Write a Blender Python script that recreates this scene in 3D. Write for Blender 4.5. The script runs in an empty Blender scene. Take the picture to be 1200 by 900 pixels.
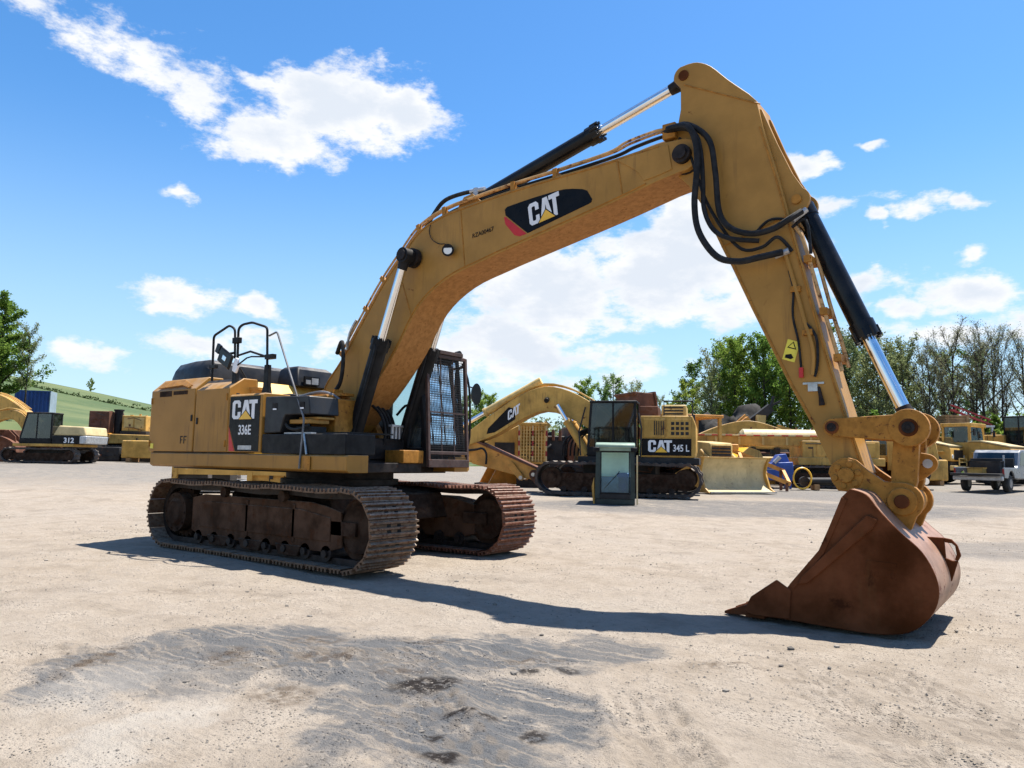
import bpy, bmesh, math, random
from mathutils import Vector, Matrix, noise
R = math.radians
sc = bpy.context.scene
C = sc.collection
rnd = random.Random(7)

# ------------------------------------------------------------------ camera
CAM = Vector((9.217, -7.894, 1.441))
yaw, pitch, roll = R(126.76), R(5.745), R(1.01)
fw = Vector((math.cos(pitch)*math.cos(yaw), math.cos(pitch)*math.sin(yaw), math.sin(pitch)))
rt = Vector((math.sin(yaw), -math.cos(yaw), 0)); up = rt.cross(fw)
rt2 = math.cos(roll)*rt + math.sin(roll)*up; up2 = -math.sin(roll)*rt + math.cos(roll)*up
cd = bpy.data.cameras.new('camera'); cam = bpy.data.objects.new('camera', cd); C.objects.link(cam)
cd.sensor_width = 36; cd.lens = 879/1200*36; cd.clip_end = 5000; cd.clip_start = .05
cam.matrix_world = Matrix(((rt2.x, up2.x, -fw.x, CAM.x), (rt2.y, up2.y, -fw.y, CAM.y), (rt2.z, up2.z, -fw.z, CAM.z), (0, 0, 0, 1)))
sc.camera = cam
sc.render.resolution_x = 1024; sc.render.resolution_y = 768
sc.view_settings.view_transform = 'Standard'; sc.view_settings.look = 'None'
sc.view_settings.exposure = 1.1; sc.view_settings.gamma = 1

# ------------------------------------------------------------------ sun and sky
SUN = Vector((.15, .36, 1)).normalized()            # towards the sun
sl = bpy.data.lights.new('sun', 'SUN'); sl.energy = 5.0; sl.angle = R(.5); sl.color = (1, .955, .88)
so = bpy.data.objects.new('sun', sl); C.objects.link(so); so.location = (0, 0, 60)
so.rotation_euler = (-SUN).to_track_quat('-Z', 'Y').to_euler()

world = bpy.data.worlds.new('World'); sc.world = world; world.use_nodes = True
world.cycles.sampling_method = 'MANUAL'; world.cycles.sample_map_resolution = 256
nt = world.node_tree; nt.nodes.clear()
def N(nt, t, **kw):
    n = nt.nodes.new(t)
    for k, v in kw.items():
        if k[0] == '_': continue
        setattr(n, k, v)
    return n
def L(nt, a, b): nt.links.new(a, b)
def math_n(nt, op, a, b=None, clamp=False):
    n = N(nt, 'ShaderNodeMath', operation=op); n.use_clamp = clamp
    for i, q in enumerate((a, b)):
        if q is None: continue
        if isinstance(q, (int, float)): n.inputs[i].default_value = q
        else: L(nt, q, n.inputs[i])
    return n.outputs[0]
def mixc(nt, fac, a, b, mode='MIX'):
    n = N(nt, 'ShaderNodeMix', data_type='RGBA', blend_type=mode)
    for s, q in ((n.inputs['Factor'], fac), (n.inputs[6], a), (n.inputs[7], b)):
        if isinstance(q, (int, float)): s.default_value = q
        elif isinstance(q, tuple): s.default_value = (*q, 1) if len(q) == 3 else q
        else: L(nt, q, s)
    return n.outputs[2]
def ramp(nt, fac, a, b, lo=0., hi=1.):
    n = N(nt, 'ShaderNodeMapRange'); n.interpolation_type = 'SMOOTHSTEP'
    L(nt, fac, n.inputs[0]); n.inputs[1].default_value = a; n.inputs[2].default_value = b
    n.inputs[3].default_value = lo; n.inputs[4].default_value = hi
    return n.outputs[0]
def noise_n(nt, vec, scale, detail=5, rough=.55, dist=0):
    n = N(nt, 'ShaderNodeTexNoise'); n.inputs['Scale'].default_value = scale; n.inputs['Detail'].default_value = detail
    n.inputs['Roughness'].default_value = rough; n.inputs['Distortion'].default_value = dist
    if vec is not None: L(nt, vec, n.inputs['Vector'])
    return n.outputs['Fac']

def build_sky():
    out = N(nt, 'ShaderNodeOutputWorld'); bg = N(nt, 'ShaderNodeBackground'); bg.inputs[1].default_value = .05
    sky = N(nt, 'ShaderNodeTexSky', sky_type='NISHITA'); sky.sun_disc = False
    sky.sun_elevation = math.asin(SUN.z); sky.sun_rotation = math.atan2(SUN.x, SUN.y)
    sky.altitude = 300; sky.air_density = 1.0; sky.dust_density = .4; sky.ozone_density = 2.0
    tc = N(nt, 'ShaderNodeTexCoord'); d = tc.outputs['Generated']
    sep = N(nt, 'ShaderNodeSeparateXYZ'); L(nt, d, sep.inputs[0])
    hs = N(nt, 'ShaderNodeHueSaturation'); hs.inputs['Saturation'].default_value = SKY_SAT; hs.inputs['Value'].default_value = SKY_VAL
    L(nt, sky.outputs[0], hs.inputs['Color'])
    # azimuth / elevation plane of the sky
    az = math_n(nt, 'ARCTAN2', sep.outputs[1], sep.outputs[0]); el = math_n(nt, 'ARCSINE', sep.outputs[2])
    comb = N(nt, 'ShaderNodeCombineXYZ'); L(nt, az, comb.inputs[0]); L(nt, el, comb.inputs[1])
    nz = N(nt, 'ShaderNodeTexNoise'); nz.inputs['Scale'].default_value = 22; nz.inputs['Detail'].default_value = 3; L(nt, d, nz.inputs['Vector'])
    sub = N(nt, 'ShaderNodeVectorMath', operation='SUBTRACT'); L(nt, nz.outputs['Color'], sub.inputs[0]); sub.inputs[1].default_value = (.5, .5, .5)
    scl = N(nt, 'ShaderNodeVectorMath', operation='MULTIPLY'); L(nt, sub.outputs[0], scl.inputs[0]); scl.inputs[1].default_value = (.06, .045, 0)
    add = N(nt, 'ShaderNodeVectorMath', operation='ADD'); L(nt, comb.outputs[0], add.inputs[0]); L(nt, scl.outputs[0], add.inputs[1])
    dens = None
    for a, e, wa, we, w in CLOUDS:
        ma = N(nt, 'ShaderNodeVectorMath', operation='MULTIPLY_ADD'); ma.inputs[1].default_value = (1/wa, 1/we, 0); ma.inputs[2].default_value = (-a/wa, -e/we, 0)
        L(nt, add.outputs[0], ma.inputs[0])
        ln = N(nt, 'ShaderNodeVectorMath', operation='LENGTH'); L(nt, ma.outputs[0], ln.inputs[0])
        m = N(nt, 'ShaderNodeMath', operation='MULTIPLY_ADD'); L(nt, ln.outputs['Value'], m.inputs[0]); m.inputs[1].default_value = -w; m.inputs[2].default_value = w; m = m.outputs[0]
        dens = m if dens is None else math_n(nt, 'MAXIMUM', dens, m)
    # the same scattered fair-weather cloud over the rest of the sky
    st = N(nt, 'ShaderNodeVectorMath', operation='MULTIPLY'); L(nt, d, st.inputs[0]); st.inputs[1].default_value = (1, 1, 2.2)
    g = noise_n(nt, st.outputs[0], 3.2, 3, .5); g = math_n(nt, 'MULTIPLY', math_n(nt, 'SUBTRACT', g, .58), 5.0)
    f1 = N(nt, 'ShaderNodeMapping', vector_type='TEXTURE'); f1.inputs['Location'].default_value = (R(126.8), R(12), 0); f1.inputs['Scale'].default_value = (R(52), R(42), 1)
    L(nt, comb.outputs[0], f1.inputs[0]); ln = N(nt, 'ShaderNodeVectorMath', operation='LENGTH'); L(nt, f1.outputs[0], ln.inputs[0])
    outside = ramp(nt, ln.outputs['Value'], .85, 1.15, -1.5, 0); g = math_n(nt, 'ADD', g, outside)
    dens = math_n(nt, 'MAXIMUM', dens, g)
    fb = noise_n(nt, st.outputs[0], 15, 8, .68, 0)
    d2 = math_n(nt, 'ADD', dens, math_n(nt, 'MULTIPLY', math_n(nt, 'SUBTRACT', fb, .5), 2.5))
    alpha = ramp(nt, d2, -.02, .62)
    sh = ramp(nt, math_n(nt, 'ADD', math_n(nt, 'MULTIPLY', noise_n(nt, st.outputs[0], 9, 3, .6), 1.2), math_n(nt, 'MULTIPLY', d2, .55)), .7, 1.35)
    ccol = mixc(nt, sh, (9.6, 9.7, 9.9), (7.4, 8.0, 8.9))
    # pale band low over the horizon
    hz = ramp(nt, sep.outputs[2], 0.0, .42, .72, 0); base = mixc(nt, hz, hs.outputs[0], (5.2, 7.3, 9.2))
    col = mixc(nt, alpha, base, ccol)
    L(nt, col, bg.inputs[0]); L(nt, bg.outputs[0], out.inputs[0])
SKY_SAT, SKY_VAL = 1.3, 2.0
CLOUDS = [
    (2.4517, 0.4366, 0.1286, 0.0633, 1.56),
    (2.3716, 0.4341, 0.0818, 0.0434, 1.38),
    (2.5265, 0.3909, 0.1045, 0.0372, 1.31),
    (2.5686, 0.3850, 0.0745, 0.0233, 0.75),
    (2.7313, 0.4626, 0.0558, 0.0356, 0.50),
    (2.6830, 0.4451, 0.0685, 0.0370, 0.60),
    (2.6272, 0.4209, 0.0717, 0.0314, 0.60),
    (2.5493, 0.4530, 0.0365, 0.0169, 0.80),
    (2.8115, 0.4751, 0.0465, 0.0161, 0.56),
    (2.6449, 0.3100, 0.0254, 0.0118, 0.85),
    (2.6405, 0.1897, 0.0649, 0.0276, 1.10),
    (2.5473, 0.1835, 0.0438, 0.0170, 1.00),
    (2.7203, 0.1120, 0.0430, 0.0218, 1.10),
    (2.6100, 0.1330, 0.0805, 0.0188, 0.75),
    (2.5454, 0.1450, 0.0628, 0.0171, 0.70),
    (2.1567, 0.2198, 0.1254, 0.0797, 1.56),
    (2.2248, 0.1512, 0.1259, 0.0565, 1.38),
    (2.0089, 0.2456, 0.1397, 0.0807, 1.56),
    (1.9698, 0.3064, 0.0756, 0.0626, 1.44),
    (2.1101, 0.1355, 0.1008, 0.0294, 0.70),
    (1.9328, 0.1994, 0.0832, 0.0431, 1.12),
    (1.8358, 0.3670, 0.0362, 0.0196, 1.10),
    (1.8117, 0.3204, 0.0769, 0.0130, 0.62),
    (1.7032, 0.3001, 0.0436, 0.0134, 0.85),
    (1.6551, 0.2978, 0.0217, 0.0102, 0.80),
    (1.7543, 0.3794, 0.0161, 0.0085, 0.80),
    (1.7493, 0.2973, 0.0112, 0.0108, 0.70),
    (1.6589, 0.2453, 0.0217, 0.0104, 0.85),
    (1.6634, 0.1949, 0.0538, 0.0288, 1.15),
    (1.7657, 0.2209, 0.0506, 0.0222, 0.95),
    (1.7250, 0.1874, 0.0267, 0.0160, 0.85),
    (1.6994, 0.1527, 0.1217, 0.0257, 0.80),
    (2.4499, 0.1431, 0.0482, 0.0286, 0.90),
    (1.6113, 0.1680, 0.0308, 0.0168, 0.80),
    (1.8281, 0.2569, 0.0394, 0.0308, 0.70),
    (2.0986, 0.1129, 0.1328, 0.0226, 0.50),
]
build_sky()

# ------------------------------------------------------------------ mesh helpers
class MB:
    def __init__(s): s.v = []; s.f = []; s.m = []
    def add(s, vs, fs, mi=0):
        o = len(s.v); s.v += [tuple(v) for v in vs]; s.f += [tuple(i+o for i in f) for f in fs]; s.m += [mi]*len(fs); return s
    def box(s, x0, x1, y0, y1, z0, z1, mi=0):
        return s.add([(x0, y0, z0), (x1, y0, z0), (x1, y1, z0), (x0, y1, z0), (x0, y0, z1), (x1, y0, z1), (x1, y1, z1), (x0, y1, z1)],
                     [(0, 3, 2, 1), (4, 5, 6, 7), (0, 1, 5, 4), (1, 2, 6, 5), (2, 3, 7, 6), (3, 0, 4, 7)], mi)
    def bar(s, a, b, w, h, upv=(0, 0, 1), mi=0):
        a = Vector(a); b = Vector(b); d = (b-a).normalized(); u = Vector(upv)
        if abs(d.dot(u)) > .95: u = Vector((1, 0, 0))
        sd = d.cross(u).normalized(); u = sd.cross(d); vs = []
        for p in (a, b):
            for i, j in ((-1, -1), (1, -1), (1, 1), (-1, 1)): vs.append(p+sd*i*w/2+u*j*h/2)
        return s.add(vs, [(0, 1, 2, 3), (7, 6, 5, 4), (0, 4, 5, 1), (1, 5, 6, 2), (2, 6, 7, 3), (3, 7, 4, 0)], mi)
    def prism(s, pts, a0, a1, ax='y', mi=0, side_mi=None):
        n = len(pts)
        def P(p, a): return (p[0], a, p[1]) if ax == 'y' else ((a, p[0], p[1]) if ax == 'x' else (p[0], p[1], a))
        vs = [P(p, a0) for p in pts]+[P(p, a1) for p in pts]
        s.add(vs, [tuple(range(n)), tuple(range(2*n-1, n-1, -1))], mi)
        o = len(s.v)-2*n
        for i in range(n):
            j = (i+1) % n; s.f.append((o+i, o+n+i, o+n+j, o+j)); s.m.append(mi if side_mi is None else (side_mi[i] if isinstance(side_mi, (list, tuple)) else side_mi))
        return s
    def cyl(s, a, b, r0, r1=None, n=16, mi=0, caps=True):
        a = Vector(a); b = Vector(b); r1 = r0 if r1 is None else r1; d = (b-a).normalized()
        u = d.orthogonal().normalized(); w = d.cross(u); vs = []
        for p, r in ((a, r0), (b, r1)):
            for i in range(n):
                t = 2*math.pi*i/n; vs.append(p+u*r*math.cos(t)+w*r*math.sin(t))
        fs = [(i, (i+1) % n, n+(i+1) % n, n+i) for i in range(n)]
        if caps: fs += [tuple(range(n-1, -1, -1)), tuple(range(n, 2*n))]
        return s.add(vs, fs, mi)
    def tube(s, pts, r, n=8, mi=0, smooth=0):
        p = [Vector(q) for q in pts]
        if smooth: p = catmull(p, smooth)
        m = len(p); vs = []; prev = None
        for i in range(m):
            d = (p[min(i+1, m-1)]-p[max(i-1, 0)]).normalized()
            if prev is None: u = d.orthogonal().normalized()
            else: u = (prev-d*prev.dot(d)).normalized()
            prev = u; w = d.cross(u); rr = r[i] if isinstance(r, (list, tuple)) else r
            for k in range(n):
                t = 2*math.pi*k/n; vs.append(p[i]+u*rr*math.cos(t)+w*rr*math.sin(t))
        fs = []
        for i in range(m-1):
            for k in range(n): fs.append((i*n+k, i*n+(k+1) % n, (i+1)*n+(k+1) % n, (i+1)*n+k))
        fs += [tuple(range(n-1, -1, -1)), tuple(range((m-1)*n, m*n))]
        return s.add(vs, fs, mi)
    def loft(s, rings, mi=0, caps=True):
        n = len(rings[0]); vs = [v for r in rings for v in r]; fs = []
        for i in range(len(rings)-1):
            for k in range(n): fs.append((i*n+k, i*n+(k+1) % n, (i+1)*n+(k+1) % n, (i+1)*n+k))
        if caps: fs += [tuple(range(n-1, -1, -1)), tuple(range((len(rings)-1)*n, len(rings)*n))]
        return s.add(vs, fs, mi)
    def xf(s, M):
        s.v = [tuple(M @ Vector(v)) for v in s.v]; return s
    def mesh(s, name, mats, smooth=35, fix=True):
        me = bpy.data.meshes.new(name); me.from_pydata(s.v, [], s.f)
        for m in (mats if isinstance(mats, (list, tuple)) else [mats]): me.materials.append(MT[m] if isinstance(m, str) else m)
        me.polygons.foreach_set('material_index', s.m)
        if fix:
            bm = bmesh.new(); bm.from_mesh(me); bmesh.ops.recalc_face_normals(bm, faces=bm.faces); bm.to_mesh(me); bm.free()
        if smooth:
            me.polygons.foreach_set('use_smooth', [True]*len(me.polygons)); me.set_sharp_from_angle(angle=R(smooth))
        me.update(); return me
    def build(s, name, mats, parent=None, smooth=35, bevel=0, seg=2, **kw):
        o = bpy.data.objects.new(name, s.mesh(name, mats, smooth)); C.objects.link(o)
        if parent is not None: o.parent = parent
        if bevel:
            b = o.modifiers.new('bevel', 'BEVEL'); b.width = bevel; b.segments = seg; b.limit_method = 'ANGLE'; b.angle_limit = R(40); b.harden_normals = False
        tag(o, **kw); return o
def tag(o, label=None, cat=None, group=None, kind=None):
    if label: o['label'] = label
    if cat: o['category'] = cat
    if group: o['group'] = group
    if kind: o['kind'] = kind
    return o
def thing(name, label, cat, loc=(0, 0, 0), rz=0, group=None):
    o = bpy.data.objects.new(name, None); C.objects.link(o); o.empty_display_size = .2
    o.location = loc; o.rotation_euler = (0, 0, rz); return tag(o, label, cat, group)
def copy_tree(o, parent=None):
    c = o.copy(); C.objects.link(c); c.parent = parent
    for ch in list(o.children): copy_tree(ch, c)
    return c
def catmull(p, k):
    out = []; n = len(p)
    for i in range(n-1):
        a = p[max(i-1, 0)]; b = p[i]; c = p[i+1]; d = p[min(i+2, n-1)]
        for j in range(k):
            t = j/k; out.append(.5*((2*b)+(-a+c)*t+(2*a-5*b+4*c-d)*t*t+(-a+3*b-3*c+d)*t**3))
    out.append(p[-1]); return out
def cm2(pts, k): return [(v.x, v.y) for v in catmull([Vector((a, b, 0)) for a, b in pts], k)]
def off(pts, d):
    out = []
    for i, (x, z) in enumerate(pts):
        a = pts[max(i-1, 0)]; b = pts[min(i+1, len(pts)-1)]; t = Vector((b[0]-a[0], b[1]-a[1])).normalized(); out.append((x-t.y*d, z+t.x*d))
    return out
def arc(cx, cz, r, a0, a1, n): return [(cx+r*math.cos(R(a0+(a1-a0)*i/n)), cz+r*math.sin(R(a0+(a1-a0)*i/n))) for i in range(n+1)]
def hull_link(c0, r0, c1, r1, n=10):
    # outline of a link with round ends
    a = math.degrees(math.atan2(c1[1]-c0[1], c1[0]-c0[0])); d = math.hypot(c1[0]-c0[0], c1[1]-c0[1]); b = math.degrees(math.acos(max(-1, min(1, (r0-r1)/d))))
    return arc(c0[0], c0[1], r0, a+b, a+360-b, n)+arc(c1[0], c1[1], r1, a-b, a+b, n)

# ------------------------------------------------------------------ materials
MT = {}
def mat(name, col, rough=.5, metal=0., var=.18, scale=5., rust=0., rustcol=(.16, .055, .02), dust=0., bump=0., bscale=60., spec=.4, streak=0.):
    m = bpy.data.materials.new(name); m.use_nodes = True; t = m.node_tree; b = t.nodes['Principled BSDF']; MT[name] = m
    tc = N(t, 'ShaderNodeTexCoord'); v = tc.outputs['Object']
    n1 = noise_n(t, v, scale, 6, .6)
    dark = tuple(c*(1-var) for c in col); lite = tuple(min(1, c*(1+var*.7)+var*.02) for c in col)
    c = mixc(t, ramp(t, n1, .3, .7), dark, lite)
    ro = None
    if streak:
        mp = N(t, 'ShaderNodeMapping'); mp.inputs['Scale'].default_value = (7, 7, .7); L(t, v, mp.inputs[0])
        sm = math_n(t, 'MULTIPLY', ramp(t, noise_n(t, mp.outputs[0], 1.6, 6, .6), .5, .72), ramp(t, noise_n(t, v, 1.1, 4, .6), .4, .65)); sm = math_n(t, 'MULTIPLY', sm, streak); c = mixc(t, sm, c, (.1, .055, .022))
        sc2 = ramp(t, noise_n(t, v, 38, 3, .8), .68, .74, 0, streak*.6); c = mixc(t, sc2, c, (.07, .04, .02))
    if rust:
        n2 = noise_n(t, v, scale*1.7, 10, .68, .4); rm = ramp(t, n2, .66-rust*.3, .74-rust*.22)
        c = mixc(t, rm, c, mixc(t, noise_n(t, v, scale*9, 4, .6), rustcol, tuple(q*.45 for q in rustcol)))
        ro = ramp(t, rm, 0, 1, rough, .85)
    if dust:
        g = N(t, 'ShaderNodeNewGeometry'); sp = N(t, 'ShaderNodeSeparateXYZ'); L(t, g.outputs['Normal'], sp.inputs[0])
        dm = math_n(t, 'MULTIPLY', ramp(t, sp.outputs[2], .2, .9), ramp(t, noise_n(t, v, scale*2.3, 7, .65), .3, .65)); dm = math_n(t, 'MULTIPLY', dm, dust)
        c = mixc(t, dm, c, (.36, .31, .25))
    L(t, c, b.inputs['Base Color']); b.inputs['Metallic'].default_value = metal; b.inputs['Specular IOR Level'].default_value = spec
    if ro is None:
        ro = ramp(t, noise_n(t, v, scale*3, 5, .6), .3, .7, max(.03, rough-.1), min(1, rough+.12))
    L(t, ro, b.inputs['Roughness'])
    if bump:
        bp = N(t, 'ShaderNodeBump'); bp.inputs['Strength'].default_value = bump; bp.inputs['Distance'].default_value = .01
        L(t, noise_n(t, v, bscale, 6, .6), bp.inputs['Height']); L(t, bp.outputs[0], b.inputs['Normal'])
    return m
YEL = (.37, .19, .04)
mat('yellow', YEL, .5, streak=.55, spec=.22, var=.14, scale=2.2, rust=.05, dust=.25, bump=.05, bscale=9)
mat('yellow_panel', (.335, .165, .032), .5, streak=.5, spec=.2, var=.12, scale=1.6, rust=.05, dust=.45, bump=.06, bscale=5)
mat('yellow_under', (.33, .155, .045), .65, spec=.15, var=.2, scale=14, rust=.32, rustcol=(.25, .1, .03), bump=.2, bscale=30)
mat('yellow_worn', (.36, .155, .022), .6, spec=.2, var=.25, scale=11, rust=.3, dust=.2, bump=.15, bscale=25)
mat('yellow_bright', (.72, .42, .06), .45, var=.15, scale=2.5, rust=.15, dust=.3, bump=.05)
mat('rail_yellow', (.5, .3, .12), .5, var=.3, scale=6, rust=.5)
mat('black', (.008, .008, .009), .5, spec=.14, var=.4, scale=3, dust=.2, bump=.05)
mat('black_gloss', (.006, .006, .007), .25, spec=.22, var=.3, scale=3, dust=.12)
mat('black_hood', (.014, .015, .018), .42, spec=.25, var=.35, scale=2, dust=.35, bump=.04)
mat('rubber', (.012, .012, .013), .6, spec=.2, var=.35, scale=12, dust=.2)
mat('decal_black', (.004, .004, .005), .35, spec=.12, var=.2, scale=4)
mat('decal_white', (.72, .72, .72), .4, var=.08, scale=6)
mat('decal_red', (.5, .015, .015), .4, var=.1, scale=6)
mat('decal_yellow', (.8, .45, .04), .4, var=.08, scale=6)
mat('warning_yellow', (.75, .62, .06), .45, var=.1, scale=8)
mat('chrome', (.75, .76, .78), .08, metal=1, var=.06, scale=3)
mat('steel', (.4, .39, .37), .35, metal=.9, var=.25, scale=9)
mat('rail_grey', (.16, .16, .165), .5, metal=.3, var=.4, scale=3)
mat('galv', (.42, .42, .42), .45, metal=.5, var=.2, scale=9)
mat('track_steel', (.18, .112, .07), .55, spec=.2, metal=.35, var=.4, scale=7, rust=.5, rustcol=(.15, .06, .03), dust=.75, bump=.25, bscale=40)
mat('track_steel_far', (.2, .09, .055), .55, spec=.2, metal=.3, var=.4, scale=7, rust=.6, rustcol=(.2, .07, .04), dust=.6, bump=.25, bscale=40)
mat('track_hole', (.01, .009, .008), .9, var=.3)
mat('frame_dirty', (.034, .018, .01), .85, spec=.1, var=.5, scale=4, rust=.5, rustcol=(.04, .017, .009), dust=.18, bump=.5, bscale=18)
mat('frame_side', (.06, .03, .016), .85, spec=.08, var=.5, scale=3, rust=.4, rustcol=(.08, .032, .014), dust=.3, bump=.4, bscale=14)
mat('grease', (.016, .011, .009), .6, spec=.2, var=.5, scale=8, rust=.3, rustcol=(.07, .03, .016), bump=.2, bscale=30)
mat('bucket_rust', (.108, .032, .0095), .75, spec=.04, var=.5, scale=1.8, rust=.22, rustcol=(.065, .021, .009), streak=.35, bump=.35, bscale=22)
mat('bucket_back', (.3, .17, .11), .5, metal=.2, var=.25, scale=4, rust=.35, rustcol=(.2, .08, .05), bump=.25, bscale=30)
mat('white_part', (.75, .76, .78), .4, var=.06)
mat('guard_rust', (.06, .034, .028), .7, var=.35, scale=8, rust=.4, rustcol=(.09, .035, .022))
mat('wire', (.02, .017, .016), .6, var=.3)
mat('lamp_lens', (.75, .75, .7), .1, var=.1)
mat('interior', (.035, .035, .035), .8, var=.3)
mat('seat_fabric', (.05, .05, .055), .9, var=.3)
def glass(name, tint=(.75, .85, .85), mixf=.25, rough=.02, dirt=.25):
    m = bpy.data.materials.new(name); m.use_nodes = True; t = m.node_tree; MT[name] = m; t.nodes.clear()
    o = N(t, 'ShaderNodeOutputMaterial'); tr = N(t, 'ShaderNodeBsdfTransparent'); tr.inputs[0].default_value = (*tint, 1)
    gl = N(t, 'ShaderNodeBsdfGlossy'); gl.inputs['Roughness'].default_value = rough; gl.inputs[0].default_value = (.9, .95, .95, 1)
    fr = N(t, 'ShaderNodeFresnel'); fr.inputs[0].default_value = 1.5
    m1 = N(t, 'ShaderNodeMixShader'); L(t, math_n(t, 'ADD', fr.outputs[0], mixf*.4, True), m1.inputs[0]); L(t, tr.outputs[0], m1.inputs[1]); L(t, gl.outputs[0], m1.inputs[2])
    df = N(t, 'ShaderNodeBsdfDiffuse'); df.inputs[0].default_value = (.4, .41, .38, 1); tc = N(t, 'ShaderNodeTexCoord')
    m2 = N(t, 'ShaderNodeMixShader'); L(t, ramp(t, noise_n(t, tc.outputs['Object'], 3, 6, .6), .35, .75, dirt*.2, dirt), m2.inputs[0]); L(t, m1.outputs[0], m2.inputs[1]); L(t, df.outputs[0], m2.inputs[2])
    L(t, m2.outputs[0], o.inputs[0]); return m
glass('glass', (.8, .88, .88), .04, .02, .1)
glass('glass_clear', (.7, .84, .78), .03, .03, .03)
glass('glass_dark', (.12, .15, .15), .05, .03, .06)
glass('glass_teal', (.3, .5, .48), .08, .03, .08)

# ------------------------------------------------------------------ terrain
F2 = Vector((math.cos(yaw), math.sin(yaw))); R2 = Vector((math.sin(yaw), -math.cos(yaw))); C2 = Vector((CAM.x, CAM.y))
def sstep(a, b, x):
    t = max(0, min(1, (x-a)/(b-a))); return t*t*(3-2*t)
def hz(x, y):
    p = Vector((x, y))-C2; s = p.dot(F2); l = p.dot(R2)
    h = .3*sstep(15, 25, s)+.012*max(0, s-25)-.0118*max(0, s-60)
    h += .3*sstep(4, 24, -l)*sstep(22, 40, s)
    return h
RUTS = [((7.3, -2.0), (9.0, -3.9), .26), ((7.9, -1.9), (9.6, -3.5), .26), ((6.9, -3.4), (8.4, -5.2), .22), ((3.0, -5.6), (6.2, -3.1), .3), ((5.2, -3.9), (7.6, -5.6), .3), ((4.6, 1.6), (9.5, 3.6), .4), ((-8, -1.5), (-2.5, -5.5), .4), ((-10, -3.5), (0, -6.5), .4), ((8.6, -1.2), (12.5, 2.5), .4)]
def rut_h(x, y):
    h = 0
    for (ax, ay), (bx, by), w in RUTS:
        dx, dy = bx-ax, by-ay; l = math.hypot(dx, dy); dx /= l; dy /= l; t = (x-ax)*dx+(y-ay)*dy
        if t < -.5 or t > l+.5: continue
        q = (x-ax)*-dy+(y-ay)*dx+.12*math.sin(t*.9)
        if abs(q) > w*1.6: continue
        f = sstep(-.5, .4, t)*sstep(l+.5, l-.4, t); e = abs(q)/w
        n_ = .55+.9*noise.noise(Vector((x*1.1, y*1.1, 12))); h += f*max(0, n_)*(-.03*max(0, 1-e*e)+.034*math.exp(-((e-1.15)/.22)**2)+(.012*math.cos(q*52) if e < 1 else 0)+(.014*math.sin(t*30+abs(q)*22) if e < 1 else 0))
    return h
def ground_h(x, y):
    q = math.hypot(x-5, y+3); a = 1/(1+(q/30)**2)
    h = hz(x, y)+.035*noise.noise(Vector((x*.35, y*.35, 2)))*min(1, q/3+.35)
    h += a*(.016*noise.noise(Vector((x*1.3, y*1.3, 5)))+.010*noise.noise(Vector((x*3.7, y*3.7, 9)))+.006*noise.noise(Vector((x*9, y*9, 1))))
    if q < 16: h += rut_h(x, y)+a*.022*abs(noise.noise(Vector((x*5.3, y*5.3, 7))))*max(0, .3+noise.noise(Vector((x*.7, y*.7, 15))))*2
    return h-.014
def site(l, s):
    """ground point l metres to the right and s metres out along the yard's axis"""
    p = C2+F2*s+R2*l; return Vector((p.x, p.y, hz(p.x, p.y)))

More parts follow.
